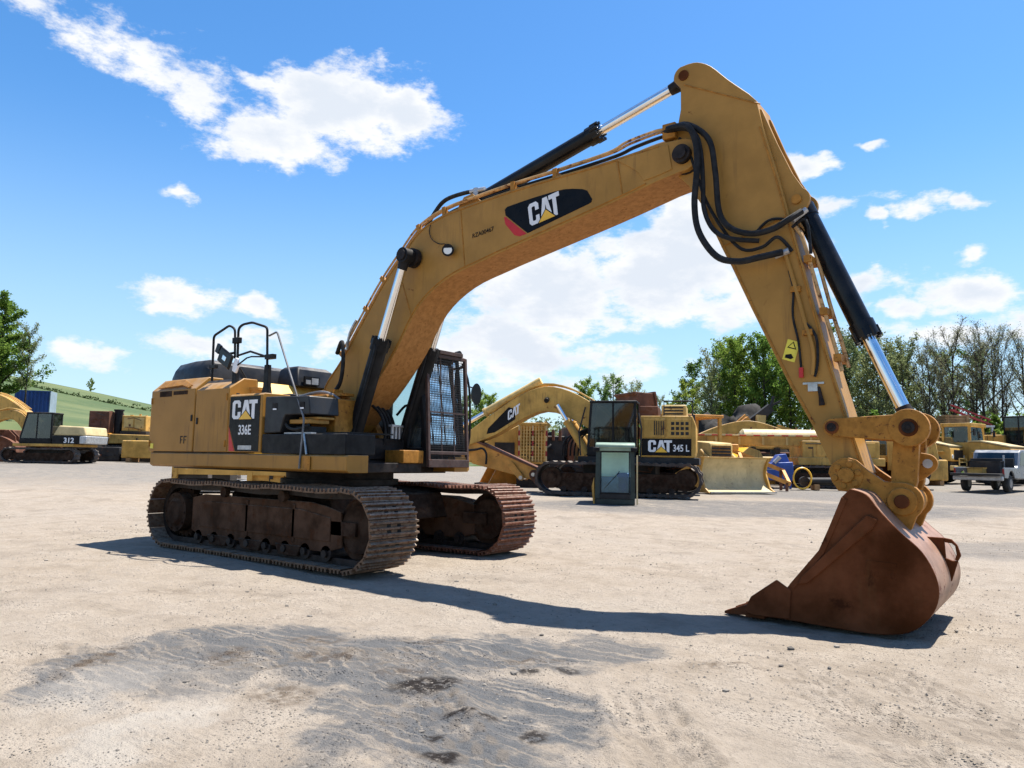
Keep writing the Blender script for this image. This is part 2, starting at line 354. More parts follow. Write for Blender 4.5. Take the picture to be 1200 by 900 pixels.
def ground_material():
    m = bpy.data.materials.new('dusty_ground'); m.use_nodes = True; t = m.node_tree; b = t.nodes['Principled BSDF']; MT['ground'] = m
    g = N(t, 'ShaderNodeNewGeometry'); v = g.outputs['Position']
    nz = N(t, 'ShaderNodeTexNoise'); nz.inputs['Scale'].default_value = 1.6; nz.inputs['Detail'].default_value = 5; nz.inputs['Roughness'].default_value = .65; L(t, v, nz.inputs['Vector'])
    sb = N(t, 'ShaderNodeVectorMath', operation='SUBTRACT'); L(t, nz.outputs['Color'], sb.inputs[0]); sb.inputs[1].default_value = (.5, .5, .5)
    ml = N(t, 'ShaderNodeVectorMath', operation='MULTIPLY'); L(t, sb.outputs[0], ml.inputs[0]); ml.inputs[1].default_value = (1.3, 1.3, 0)
    wv = N(t, 'ShaderNodeVectorMath', operation='ADD'); L(t, v, wv.inputs[0]); L(t, ml.outputs[0], wv.inputs[1])
    m3 = N(t, 'ShaderNodeVectorMath', operation='MULTIPLY'); L(t, sb.outputs[0], m3.inputs[0]); m3.inputs[1].default_value = (.35, .35, 0)
    wv2 = N(t, 'ShaderNodeVectorMath', operation='ADD'); L(t, v, wv2.inputs[0]); L(t, m3.outputs[0], wv2.inputs[1])
    m5 = N(t, 'ShaderNodeVectorMath', operation='MULTIPLY'); L(t, sb.outputs[0], m5.inputs[0]); m5.inputs[1].default_value = (.16, .16, 0)
    wv3 = N(t, 'ShaderNodeVectorMath', operation='ADD'); L(t, v, wv3.inputs[0]); L(t, m5.outputs[0], wv3.inputs[1])
    def ell(src, lst, soft):
        res = None
        rot = N(t, 'ShaderNodeMapping'); rot.inputs['Rotation'].default_value = (0, 0, R(-36.8)); L(t, src, rot.inputs[0]); ca, sa = math.cos(R(36.8)), math.sin(R(36.8))
        for x, y, a, c, w in lst:
            ma = N(t, 'ShaderNodeVectorMath', operation='MULTIPLY_ADD'); L(t, rot.outputs[0], ma.inputs[0]); ma.inputs[1].default_value = (1/a, 1/c, 0); ma.inputs[2].default_value = (-(x*ca+y*sa)/a, -(y*ca-x*sa)/c, 0)
            ln = N(t, 'ShaderNodeVectorMath', operation='LENGTH'); L(t, ma.outputs[0], ln.inputs[0])
            k = math_n(t, 'MULTIPLY', ramp(t, ln.outputs['Value'], 1+soft, 1-soft), w)
            res = k if res is None else math_n(t, 'MAXIMUM', res, k)
        return res
    n_big = noise_n(t, v, .25, 5, .6); n_mid = noise_n(t, v, 2.2, 6, .65); n_fine = noise_n(t, v, 24, 4, .7); n_grit = noise_n(t, v, 110, 4, .7)
    c = mixc(t, ramp(t, n_mid, .3, .7), (.25, .205, .157), (.34, .287, .23))
    c = mixc(t, ramp(t, n_big, .4, .7, 0, .6), c, (.31, .268, .222))
    c = mixc(t, math_n(t, 'MULTIPLY', ramp(t, n_fine, .5, .75), .5), c, (.17, .14, .11))
    c = mixc(t, math_n(t, 'MULTIPLY', ramp(t, n_grit, .55, .75), .45), c, (.11, .095, .08))
    c = mixc(t, math_n(t, 'MULTIPLY', ramp(t, noise_n(t, v, .9, 5, .7), .52, .66), .55), c, (.2, .165, .13))
    c = mixc(t, math_n(t, 'MULTIPLY', ramp(t, noise_n(t, v, 6.5, 4, .75), .56, .7), .5), c, (.165, .135, .108))
    # grey gravelled patches
    grey = ell(wv.outputs[0], [(3.9, -5.2, .5, .8, .9), (3.9, -4.25, .75, .6, .95), (5.1, -4.0, .85, .7, .95), (5.55, -3.3, .9, .55, 1), (6.1, -2.75, .6, .4, .85), (6.6, -4.5, .55, .95, 1), (5.9, -4.6, .4, .9, .9), (4.6, -4.9, .35, .5, .7),
                         (9.5, 9, 4, 1.6, .5), (2, 13.5, 7, 2.4, .75), (6, 24, 8, 5, .7), (-30, 12, 12, 4, .4)], .2)
    grey = math_n(t, 'MULTIPLY', grey, ramp(t, noise_n(t, v, 3.1, 5, .7), .22, .5))
    lines = N(t, 'ShaderNodeMapping'); lines.inputs['Rotation'].default_value = (0, 0, R(28)); lines.inputs['Scale'].default_value = (.6, 13, 1); L(t, wv2.outputs[0], lines.inputs[0])
    ln_ = noise_n(t, lines.outputs[0], 1.4, 5, .6); grey = math_n(t, 'MULTIPLY', grey, ramp(t, ln_, .32, .52, .2, 1))
    c = mixc(t, grey, c, mixc(t, n_grit, (.13, .131, .133), (.066, .067, .069)))
    # tyre and cleat prints pressed into the dust
    prints = None
    for (ax, ay), (bx, by), w in RUTS[:5]:
        th = math.atan2(by-ay, bx-ax); ln0 = math.hypot(bx-ax, by-ay)
        mp = N(t, 'ShaderNodeMapping', vector_type='TEXTURE'); mp.inputs['Location'].default_value = (ax, ay, 0); mp.inputs['Rotation'].default_value = (0, 0, th); L(t, wv3.outputs[0], mp.inputs[0])
        sp = N(t, 'ShaderNodeSeparateXYZ'); L(t, mp.outputs[0], sp.inputs[0]); qa = math_n(t, 'ABSOLUTE', sp.outputs[1])
        k = math_n(t, 'MULTIPLY', ramp(t, qa, w*1.05, w*.85), math_n(t, 'MULTIPLY', ramp(t, sp.outputs[0], -.4, .4), ramp(t, sp.outputs[0], ln0+.4, ln0-.4)))
        wave = math_n(t, 'SINE', math_n(t, 'ADD', math_n(t, 'MULTIPLY', sp.outputs[0], 30), math_n(t, 'MULTIPLY', qa, 22)))
        rib = math_n(t, 'SINE', math_n(t, 'MULTIPLY', sp.outputs[1], 62))
        k = math_n(t, 'MULTIPLY', k, ramp(t, math_n(t, 'ADD', wave, rib), -.6, 1.2)); prints = k if prints is None else math_n(t, 'MAXIMUM', prints, k)
    prints = math_n(t, 'MULTIPLY', prints, ramp(t, noise_n(t, v, 1.7, 5, .6), .36, .6)); c = mixc(t, math_n(t, 'MULTIPLY', prints, .5), c, (.15, .122, .094))
    # brown mud scuffs and oil spots
    brown = ell(wv2.outputs[0], [(3.6, -5.25, .09, .42, .9), (4.2, -4.6, .12, .2, .8), (4.8, -4.1, .22, .14, .8), (5.3, -4.9, .2, .2, .75), (4.35, -3.9, .2, .12, .7), (5.0, -3.35, .3, .1, .5), (5.5, -4.1, .2, .1, .6), (7.15, -2.55, .28, .1, .7), (6.0, -3.25, .22, .07, .7), (2.6, -6.2, .12, .3, .5),
                           (1.5, -3.4, .5, .12, .35), (-1, -4.5, .8, .15, .3)], .6)
    brown = math_n(t, 'MULTIPLY', brown, ramp(t, noise_n(t, v, 9, 6, .7), .36, .62)); c = mixc(t, brown, c, (.075, .052, .034))
    oil = ell(wv2.outputs[0], [(5.82, -4.22, .19, .15, 1), (6.36, -4.5, .12, .05, 1), (6.55, -4.46, .05, .06, .9), (6.69, -5.04, .09, .08, 1), (6.93, -4.53, .06, .08, .9), (6.5, -4.85, .05, .06, .9), (6.15, -3.55, .07, .05, .9), (6.3, -3.35, .1, .06, .8), (4.95, -3.5, .06, .04, .8)], .4)
    oil = math_n(t, 'MULTIPLY', oil, ramp(t, noise_n(t, v, 16, 5, .7), .36, .52)); c = mixc(t, oil, c, (.02, .016, .014))
    pale = ell(wv.outputs[0], [(5.2, -5.75, .22, .5, .8), (4.3, -5.6, .3, .6, .5), (8.6, -4.4, .8, .6, .3)], .7); c = mixc(t, math_n(t, 'MULTIPLY', pale, .8), c, (.37, .335, .29))
    # far yard: darker grey stone, green beyond the machines
    dp = N(t, 'ShaderNodeVectorMath', operation='DOT_PRODUCT'); L(t, v, dp.inputs[0]); dp.inputs[1].default_value = (F2.x, F2.y, 0)
    s = math_n(t, 'SUBTRACT', dp.outputs['Value'], C2.dot(F2)); s = math_n(t, 'ADD', s, math_n(t, 'MULTIPLY', math_n(t, 'SUBTRACT', n_big, .5), 12))
    c = mixc(t, math_n(t, 'MULTIPLY', ramp(t, s, 22, 31), ramp(t, n_mid, .3, .6, .3, .85)), c, (.175, .162, .145))
    c = mixc(t, ramp(t, s, 68, 80), c, mixc(t, n_mid, (.035, .065, .015), (.06, .09, .022)))
    L(t, c, b.inputs['Base Color']); b.inputs['Roughness'].default_value = .95; b.inputs['Specular IOR Level'].default_value = .12
    # relief: grit, clods, wheel ruts, cleat marks
    def stretch(ang, sx, sy):
        mp = N(t, 'ShaderNodeMapping'); mp.inputs['Rotation'].default_value = (0, 0, R(ang)); mp.inputs['Scale'].default_value = (sx, sy, 1); L(t, v, mp.inputs[0]); return mp.outputs[0]
    h = math_n(t, 'MULTIPLY', n_fine, .5)
    h = math_n(t, 'ADD', h, math_n(t, 'MULTIPLY', n_grit, .22)); h = math_n(t, 'ADD', h, math_n(t, 'MULTIPLY', n_mid, 1.1))
    rut = noise_n(t, stretch(58, 9, .5), 2.2, 4, .6); rm = ramp(t, noise_n(t, stretch(58, .5, .25), 1.3, 2, .5), .5, .62)
    h = math_n(t, 'ADD', h, math_n(t, 'MULTIPLY', math_n(t, 'MULTIPLY', rut, rm), .45))
    rut2 = noise_n(t, stretch(-8, .5, 9), 2.0, 4, .6); rm2 = ramp(t, noise_n(t, stretch(-8, .3, .5), 1.7, 2, .5), .52, .64)
    h = math_n(t, 'ADD', h, math_n(t, 'MULTIPLY', math_n(t, 'MULTIPLY', rut2, rm2), .4))
    vor = N(t, 'ShaderNodeTexVoronoi'); vor.inputs['Scale'].default_value = 38; L(t, v, vor.inputs['Vector']); h = math_n(t, 'ADD', h, math_n(t, 'MULTIPLY', ramp(t, vor.outputs['Distance'], .35, .05), math_n(t, 'MULTIPLY', ramp(t, n_mid, .45, .65), .5)))
    bp = N(t, 'ShaderNodeBump'); bp.inputs['Strength'].default_value = 1; bp.inputs['Distance'].default_value = .05; L(t, h, bp.inputs['Height']); L(t, bp.outputs[0], b.inputs['Normal'])
ground_material()

def build_ground():
    cx, cy = 6.5, -4.0; rings = [0.05*1.0368**i for i in range(280)]; nseg = 640; vs = [(cx, cy, ground_h(cx, cy))]; fs = []
    cs = [(math.cos(2*math.pi*k/nseg), math.sin(2*math.pi*k/nseg)) for k in range(nseg)]
    for r in rings:
        for c, s in cs:
            x = cx+r*c; y = cy+r*s; vs.append((x, y, ground_h(x, y) if r < 60 else hz(x, y)-.012))
    for k in range(nseg): fs.append((0, 1+k, 1+(k+1) % nseg))
    for i in range(len(rings)-1):
        o = 1+i*nseg
        for k in range(nseg):
            k2 = (k+1) % nseg; fs.append((o+k, o+nseg+k, o+nseg+k2, o+k2))
    me = bpy.data.meshes.new('ground'); me.from_pydata(vs, [], fs); me.materials.append(MT['ground']); me.polygons.foreach_set('use_smooth', [True]*len(fs)); me.update()
    o = bpy.data.objects.new('ground', me); C.objects.link(o); o['kind'] = 'structure'; o['label'] = 'dusty beige yard ground with grey gravel patches and oil spots'
build_ground()

# ------------------------------------------------------------------ flat print on side faces
CAT_C = [(.12, 0), (0, .12), (0, .88), (.12, 1), (.48, 1), (.6, .88), (.6, .62), (.4, .62), (.4, .78), (.36, .83), (.24, .83), (.2, .78), (.2, .22), (.24, .17), (.36, .17), (.4, .22), (.4, .38), (.6, .38), (.6, .12), (.48, 0)]
CAT_A = [(.64, 0), (.86, 1), (1.12, 1), (1.34, 0), (1.13, 0), (.99, .7), (.85, 0)]
CAT_T = [(1.2, 1), (1.2, .8), (1.4, .8), (1.4, 0), (1.61, 0), (1.61, .8), (1.8, .8), (1.8, 1)]
CAT_K = [(.42, -.06), (.99, .5), (1.56, -.06)]
CAT_Y = [(.52, -.02), (.99, .44), (1.46, -.02)]
def decal(name, polys, org, U, V, nrm, mats, parent, th=.003):
    """flat print: polygons in (u, v) laid on a surface; each entry (points, height step, material index)"""
    org = Vector(org); U = Vector(U); V = Vector(V); nrm = Vector(nrm).normalized(); mb = MB()
    for pts, lv, mi in polys:
        n = len(pts); o = len(mb.v)
        for k in (0, 1):
            for a, b in pts: mb.v.append(tuple(org+U*a+V*b+nrm*(th*(lv+.25+k) if k else -.002)))
        mb.f += [tuple(range(o, o+n)), tuple(range(o+2*n-1, o+n-1, -1))]; mb.m += [mi, mi]
        for i in range(n):
            j = (i+1) % n; mb.f.append((o+i, o+n+i, o+n+j, o+j)); mb.m.append(mi)
    return mb.build(name, mats, parent, smooth=0)
def cat_logo(org, U, V, nrm, parent, tri=True):
    P = [(CAT_C, 1, 0), (CAT_A, 1, 0), (CAT_T, 1, 0)]
    if tri: P += [(CAT_K, 2, 1), (CAT_Y, 3, 2)]
    return decal('lettering', P, org, U, V, nrm, ['decal_white', 'decal_black', 'decal_yellow'], parent, .0025)
def text(body, size, org, U, V, matn, parent, bold=.0, name='lettering'):
    cu = bpy.data.curves.new('t', 'FONT'); cu.body = body; cu.size = 1; cu.extrude = .004; cu.offset = bold; cu.resolution_u = 3
    to = bpy.data.objects.new('t', cu); C.objects.link(to); dg = bpy.context.evaluated_depsgraph_get()
    me = bpy.data.meshes.new_from_object(to.evaluated_get(dg)); bpy.data.objects.remove(to); bpy.data.curves.remove(cu)
    me.name = name; U = Vector(U); V = Vector(V); W = U.cross(V).normalized(); org = Vector(org)
    for v in me.vertices: v.co = org+U*size*v.co.x+V*size*v.co.y+W*(v.co.z*.8)
    me.materials.clear(); me.materials.append(MT[matn]); me.update()
    o = bpy.data.objects.new(name, me); C.objects.link(o); o.parent = parent; return o

# ------------------------------------------------------------------ crawler track
def track_path(xa, xb, zc, r, sag=.02, n=400):
    pts = []
    for i in range(60): t = i/60; pts.append((xb+(xa-xb)*t, zc+r-sag*math.sin(math.pi*t*3)**2))     # top, front to rear
    for i in range(60): a = math.pi/2+math.pi*i/60; pts.append((xa+r*math.cos(a), zc+r*math.sin(a)))
    for i in range(60): t = i/60; pts.append((xa+(xb-xa)*t, zc-r))
    for i in range(60): a = -math.pi/2+math.pi*i/60; pts.append((xb+r*math.cos(a), zc+r*math.sin(a)))
    return pts
def resample(pts, n):
    P = pts+[pts[0]]; d = [0]
    for i in range(len(pts)): d.append(d[-1]+math.hypot(P[i+1][0]-P[i][0], P[i+1][1]-P[i][1]))
    out = []; k = 0
    for i in range(n):
        s = d[-1]*i/n
        while d[k+1] < s: k += 1
        t = (s-d[k])/(d[k+1]-d[k]); x = P[k][0]+(P[k+1][0]-P[k][0])*t; z = P[k][1]+(P[k+1][1]-P[k][1])*t
        out.append((x, z))
    return out, d[-1]/n
def shoe_mesh(name, w, pitch, mats):
    g = pitch/3; mb = MB(); z0 = -.008; zt = .01; h = .052
    prof = [(-pitch*.49, z0)]
    for k in (-1, 0, 1):
        c = k*g*.93; prof += [(c-.02, zt), (c-.011, h), (c+.011, h), (c+.02, zt)]
    prof = [(-pitch*.49, z0), (-pitch*.49, zt)]+prof[1:]+[(pitch*.49, zt), (pitch*.49, z0)]
    mb.prism(prof, -w/2, w/2)
    for sy in (-1, 1):
        for k in (-.5, .5):
            mb.box(k*g*.93-.017, k*g*.93+.017, sy*.085-.03, sy*.085+.03, zt-.004, zt+.004, 1)
    return mb.mesh(name, mats, 30)
def main_track(root, yc, w, mats):
    pts = track_path(-2.08, 2.06, .535, .465); pos, pitch = resample(pts, 49)
    ch = MB(); ip, _ = resample(track_path(-2.08, 2.06, .535, .415), 120)
    for s in (-.13, .13):
        ring = []
        for i, (x, z) in enumerate(ip):
            xn, zn = ip[(i+1) % 120]; xp, zp = ip[i-1]; d = Vector((xn-xp, zn-zp)).normalized(); nx, nz = -d.y, d.x
            ring.append(((x+nx*.04, z+nz*.04), (x-nx*.04, z-nz*.04)))
        vs = []; fs = []
        for a, b in ring:
            for q in (a, b):
                for dy in (-.03, .03): vs.append((q[0], yc+s+dy, q[1]))
        for i in range(120):
            o = i*4; q = ((i+1) % 120)*4
            fs += [(o, o+1, q+1, q), (o+2, q+2, q+3, o+3), (o, q, q+2, o+2), (o+1, o+3, q+3, q+1)]
        ch.add(vs, fs)
    tr = ch.build('track', 'grease', root)
    me = shoe_mesh('track_shoe', w, pitch, mats)
    rr = random.Random(int(yc*100))
    for i, (x, z) in enumerate(pos):
        xn, zn = pos[(i+1) % 49]; xp, zp = pos[i-1]; a = math.atan2(zn-zp, xn-xp)
        o = bpy.data.objects.new('track_shoe', me); C.objects.link(o); o.parent = tr
        # outward is the left-hand normal of the reversed travel direction
        o.matrix_local = Matrix.Translation((x, yc+rr.uniform(-.004, .004), z)) @ Matrix.Rotation(-(a+math.pi), 4, 'Y') @ Matrix.Rotation(rr.uniform(-.012, .012), 4, 'X')
    return tr
def main_frame(root, yc, sgn):
    ysd = yc+sgn*.2
    f = MB(); ya, yb = sorted((yc-.17, ysd))
    f.prism([(-1.62, .3), (-1.62, .78), (-1.3, .84), (1.2, .84), (1.5, .8), (1.78, .74), (1.82, .3), (1.5, .22), (-1.4, .22)], ya, yb)
    ya, yb = sorted((ysd, ysd+sgn*.016)); f.prism([(-1.4, .36), (-1.4, .7), (-1.2, .74), (1.0, .74), (1.6, .66), (1.6, .36)], ya, yb)
    for x in (-.2, .85): f.box(x-.03, x+.03, ya, yb+.004, .3, .8)
    fo = f.build('track_frame', 'frame_side', root, bevel=.015)
    # guards hanging over the lower rollers
    for x in (-.9, -.1, .75): 
        q = MB(); q.prism([(x-.28, .26), (x+.28, .26), (x+.2, .12), (x-.2, .12)], *sorted((ysd-sgn*.03, ysd+sgn*.015))); q.build('roller_guard', 'frame_dirty', fo, bevel=.01)
    for i in range(8):
        x = -1.42+i*.42; q = MB(); q.cyl((x, yc-.2, .205), (x, yc+.2, .205), .1, n=16); q.cyl((x, yc-.24, .205), (x, yc+.24, .205), .05, n=10); q.build('track_roller', 'grease', fo)
    for x in (-.75, .62):
        q = MB(); q.cyl((x, yc-.18, .89), (x, yc+.2*sgn+.05*sgn, .89), .075, n=14); q.box(x-.06, x+.06, yc-.06, yc+.06, .8, .88); q.build('carrier_roller', 'frame_dirty', fo)
    q = MB(); q.cyl((2.06, yc-.1, .535), (2.06, yc+.1, .535), .4, n=32); q.cyl((2.06, yc-.16, .535), (2.06, yc+.16, .535), .3, n=24); q.box(1.6, 2.06, yc-.2, yc-.165, .45, .62); q.box(1.6, 2.06, yc+.165, yc+.2, .45, .62); q.build('idler', 'frame_dirty', fo)
    q = MB(); st = []
    for i in range(42):
        a = 2*math.pi*i/42; r = .42 if i % 2 else .355; st.append((-2.08+r*math.cos(a), .535+r*math.sin(a)))
    q.prism(st, yc-.05, yc+.05); ye = yc+sgn*.21; q.cyl((-2.08, yc, .535), (-2.08, ye, .535), .3, n=28); q.cyl((-2.08, ye, .535), (-2.08, ye+sgn*.04, .535), .22, .17, n=24)
    for i in range(10):
        a = 2*math.pi*i/10; q.cyl((-2.08+.26*math.cos(a), ye-.01, .535+.26*math.sin(a)), (-2.08+.26*math.cos(a), ye+sgn*.015, .535+.26*math.sin(a)), .018, n=6)
    q.build('sprocket', 'frame_dirty', fo)

# ------------------------------------------------------------------ the large excavator
EX = thing('excavator', 'large yellow tracked excavator with rusty bucket resting on the dusty ground', 'excavator')
main_track(EX, -1.295, .8, ['track_steel', 'track_hole']); main_track(EX, 1.295, .8, ['track_steel_far', 'track_hole'])
main_frame(EX, -1.295, -1); main_frame(EX, 1.295, 1)
q = MB(); q.prism([(-1.25, .52), (-1.1, .9), (-.6, .98), (.6, .98), (1.1, .9), (1.25, .52)], -1.14, 1.14); q.build('carbody', 'frame_dirty', EX, bevel=.02)
q = MB(); q.cyl((0, 0, .97), (0, 0, 1.2), .82, n=48); q.cyl((0, 0, 1.02), (0, 0, 1.1), .9, n=48); q.build('swing_bearing', 'grease', EX)
# deck
d = MB(); d.box(-2.95, .95, -1.1, 1.4, 1.2, 1.42); d.box(.95, 1.3, -.95, .45, 1.22, 1.36); d.build('deck', 'grease', EX, bevel=.01)
d = MB(); d.prism([(-1.47, 1.26), (-1.47, 1.44), (-1.44, 1.46), (-1.1, 1.46), (-1.1, 1.23), (-1.42, 1.23)], -3.02, 1.82, ax='x')
sk = d.build('side_skirt', 'yellow_panel', EX, bevel=.008)
d = MB(); d.prism([(1.1, 1.23), (1.42, 1.23), (1.46, 1.26), (1.46, 1.46), (1.1, 1.46)], -3.02, 1.4, ax='x'); d.build('side_skirt', 'yellow_panel', EX, bevel=.008)
d = MB(); d.prism([(.98, -1.49), (1.12, -1.49), (1.09, -1.5), (1.0, -1.5)], 1.25, 1.44, ax='z'); d.build('step_bracket', 'yellow_worn', EX)
# counterweight: plan outline lofted
def cw_ring(z, ins, r=3.48):
    out = []; ym = 1.43-ins
    out.append((-2.98, ym, z)); out.append((-3.1+ins*.5, ym, z))
    a0 = math.asin(1.36/r)
    for i in range(17):
        a = a0-2*a0*i/16; out.append((-(r-ins)*math.cos(a)*(1-.02*abs(a)/a0), (r-ins)*math.sin(a)*ym/1.43, z))
    out.append((-3.1+ins*.5, -ym, z)); out.append((-2.98, -ym, z)); return out
q = MB(); q.loft([cw_ring(1.24, .16), cw_ring(1.32, .03), cw_ring(1.5, 0), cw_ring(2.2, .02), cw_ring(2.44, .05), cw_ring(2.64, .2)]); q.build('counterweight', 'yellow_panel', EX, bevel=.012)
# right-hand doors
def door(name, xa, xb, zt, zc, ins=.22):
    q = MB(); q.prism([(-1.478, 1.475), (-1.478, zt), (-1.478+ins, zc), (-1.0, zc), (-1.0, 1.475)], xa, xb, ax='x'); return q.build(name, 'yellow_panel', EX, bevel=.014)
q = MB(); q.prism([(-1.45, 1.465), (-1.45, 2.4), (-1.26, 2.6), (-.98, 2.6), (-.98, 1.465)], -2.97, -.86, ax='x'); q.build('bodywork', 'black', EX)
d1 = door('door', -3.085, -1.765, 2.46, 2.665); d2 = door('door', -1.735, -.84, 2.43, 2.6, .24)
q = MB(); q.prism([(-2.9, 2.5), (-2.2, 2.535), (-1.95, 2.47), (-1.9, 2.53), (-2.25, 2.66), (-2.85, 2.64)], -1.49, -1.47)
q.xf(Matrix.Translation((0, -1.47, 2.48)) @ Matrix.Rotation(R(-38), 4, 'X') @ Matrix.Translation((0, 1.47, -2.48))); q.build('bent_flap', 'yellow_worn', d1, bevel=.004)
q = MB(); q.box(-2.82, -2.45, -1.481, -1.47, 2.36, 2.45); q.box(-2.4, -1.98, -1.481, -1.47, 2.38, 2.44); q.build('dark_patch', 'frame_dirty', d1)  # two thin dark strips on the door below the bent flap
q = MB(); q.box(-2.12, -2.10, -1.482, -1.476, 1.6, 1.72); q.box(-2.10, -2.05, -1.482, -1.476, 1.7, 1.72); q.box(-2.10, -2.06, -1.482, -1.476, 1.65, 1.665); q.box(-2.02, -2.0, -1.482, -1.476, 1.6, 1.72); q.box(-2.0, -1.94, -1.482, -1.476, 1.7, 1.72); q.box(-2.0, -1.95, -1.482, -1.476, 1.65, 1.665); q.build('lettering', 'grease', d1, smooth=0)
q = MB(); q.box(-3.02, -2.93, -1.483, -1.476, 1.52, 1.6); q.build('sticker', 'warning_yellow', d1, smooth=0)
for x, z in ((-1.82, 2.0), (-1.66, 1.95)):
    q = MB(); q.box(x-.02, x+.02, -1.492, -1.476, z-.05, z+.05); q.build('latch', 'black', d1 if x < -1.75 else d2, bevel=.004)
for x in (-3.05, -.88):
    for z in (1.6, 2.3): q = MB(); q.cyl((x, -1.485, z-.05), (x, -1.485, z+.05), .013, n=8); q.build('hinge', 'yellow_worn', d1 if x < -2 else d2)
# door with the model badge
q = MB(); q.prism([(-1.472, 1.475), (-1.472, 2.3), (-1.44, 2.33), (-1.0, 2.33), (-1.0, 1.475)], -.83, -.01, ax='x'); d3 = q.build('badge_door', 'yellow_panel', EX, bevel=.01)
nY = (0, -1, 0)
decal('badge', [([(-.8, 1.86), (-.8, 2.29), (-.06, 2.29), (-.06, 1.49), (-.62, 1.49)], 0, 0)], (0, -1.472, 0), (1, 0, 0), (0, 0, 1), nY, ['decal_black'], d3)
decal('badge_stripe', [([(-.81, 1.86), (-.8, 1.83), (-.64, 1.49), (-.78, 1.49)], 0, 0)], (0, -1.472, 0), (1, 0, 0), (0, 0, 1), nY, ['decal_red'], d3)
cat_logo((-.73, -1.474, 1.96), (.34, 0, 0), (0, 0, .275), nY, d3)
text('336E', .17, (-.56, -1.477, 1.735), (.92, 0, 0), (0, 0, 1.15), 'decal_white', d3, .018)
decal('label_plate', [([(-.55, 1.515), (-.55, 1.575), (-.22, 1.575), (-.22, 1.515)], 0, 0)], (0, -1.476, 0), (1, 0, 0), (0, 0, 1), nY, ['galv'], d3)
# black steps and toolbox ahead of the badge
q = MB(); q.box(.0, 1.78, -1.46, -.95, 1.462, 1.735); st = q.build('step_box', 'black', EX, bevel=.012)
q = MB(); q.prism([(.03, 1.75), (.03, 2.27), (1.0, 2.25), (1.03, 2.0), (.5, 2.0), (.46, 1.94), (.4, 1.76)], -1.455, -.95); tb = q.build('tool_box', 'black_hood', EX, bevel=.015)
for x in (.26, .86):
    q = MB(); q.box(x-.05, x+.05, -1.462, -1.45, 2.08, 2.17); q.box(x-.035, x+.045, -1.464, -1.458, 2.075, 2.095, 1); q.build('latch', ['track_hole', 'white_part'], tb, smooth=0)
q = MB(); q.box(.42, 1.0, -1.4, -1.0, 1.74, 1.76); q.build('step_tread', 'galv', st)
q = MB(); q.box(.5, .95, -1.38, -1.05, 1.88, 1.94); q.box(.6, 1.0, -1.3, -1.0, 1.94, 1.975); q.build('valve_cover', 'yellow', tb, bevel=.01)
q = MB(); q.tube([(.42, -1.4, 1.9), (.55, -1.42, 1.82), (.75, -1.42, 1.8), (.95, -1.4, 1.86)], .02, smooth=4); q.box(.62, .95, -1.36, -1.1, 1.76, 1.84); q.build('hose', 'rubber', tb)
q = MB(); q.box(1.05, 1.75, -1.35, -.6, 1.74, 1.76); q.build('step_tread', 'black', st)
q = MB(); q.tube([(.93, -1.46, 1.74), (.98, -1.47, 1.6), (1.03, -1.48, 1.46)], .016); q.build('step_strut', 'steel', st)
# engine hood, sloping face towards the boom
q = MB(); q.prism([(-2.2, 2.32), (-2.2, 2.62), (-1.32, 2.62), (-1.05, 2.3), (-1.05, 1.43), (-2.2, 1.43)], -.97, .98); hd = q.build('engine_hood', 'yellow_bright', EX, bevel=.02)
q = MB(); q.prism([(-1.44, 2.28), (-1.44, 2.55), (-1.36, 2.57), (-1.3, 2.55), (-1.3, 2.28)], -.9, -.75); q.build('vent_panel', 'yellow_worn', hd)
q = MB(); q.cyl((-.72, -1.1, 2.3), (-.72, -1.1, 2.42), .09, n=18); q.cyl((-.72, -1.1, 2.42), (-.72, -1.1, 2.46), .105, n=18); q.build('filler_cap', 'yellow', EX)
def hood_ring(x, ins, zt): 
    y = 1.17-ins; return [(x, -y, 2.6), (x, -y+.01, zt-.12), (x, -y+.1, zt), (x, y-.1, zt), (x, y-.01, zt-.12), (x, y, 2.6)]
q = MB(); q.loft([hood_ring(-3.2, .1, 2.74), hood_ring(-3.1, .03, 2.84), hood_ring(-2.96, .0, 2.95), hood_ring(-2.5, 0, 2.985), hood_ring(-2.08, 0, 2.985), hood_ring(-1.96, .02, 2.93), hood_ring(-1.9, .05, 2.72)]); bh = q.build('hood_cover', 'black_hood', EX, bevel=.02, seg=3)
q = MB(); q.tube([(-1.92, -.62, 2.9), (-1.87, -.5, 2.7), (-1.6, -.45, 2.62)], .012); q.build('cable', 'rubber', bh)
q = MB(); q.loft([[(-1.75, -.02, 2.6), (-1.15, -.02, 2.6), (-1.15, .8, 2.6), (-1.75, .8, 2.6)], [(-1.72, .03, 2.9), (-1.22, .03, 2.9), (-1.22, .76, 2.9), (-1.72, .76, 2.9)], [(-1.65, .08, 2.96), (-1.3, .08, 2.96), (-1.3, .7, 2.96), (-1.65, .7, 2.96)]]); ac = q.build('air_cleaner_cover', 'black_hood', EX, bevel=.02, seg=3)
q = MB(); q.box(-1.155, -1.11, .1, .4, 2.63, 2.78); q.box(-1.112, -1.108, .12, .22, 2.65, 2.72, 1); q.box(-1.112, -1.108, .24, .38, 2.65, 2.76, 1); q.build('label_plate', ['black', 'galv'], ac, smooth=0)
q = MB(); q.box(-1.9, -.6, .98, 1.44, 1.46, 2.55); q.build('left_body', 'yellow_panel', EX, bevel=.015)
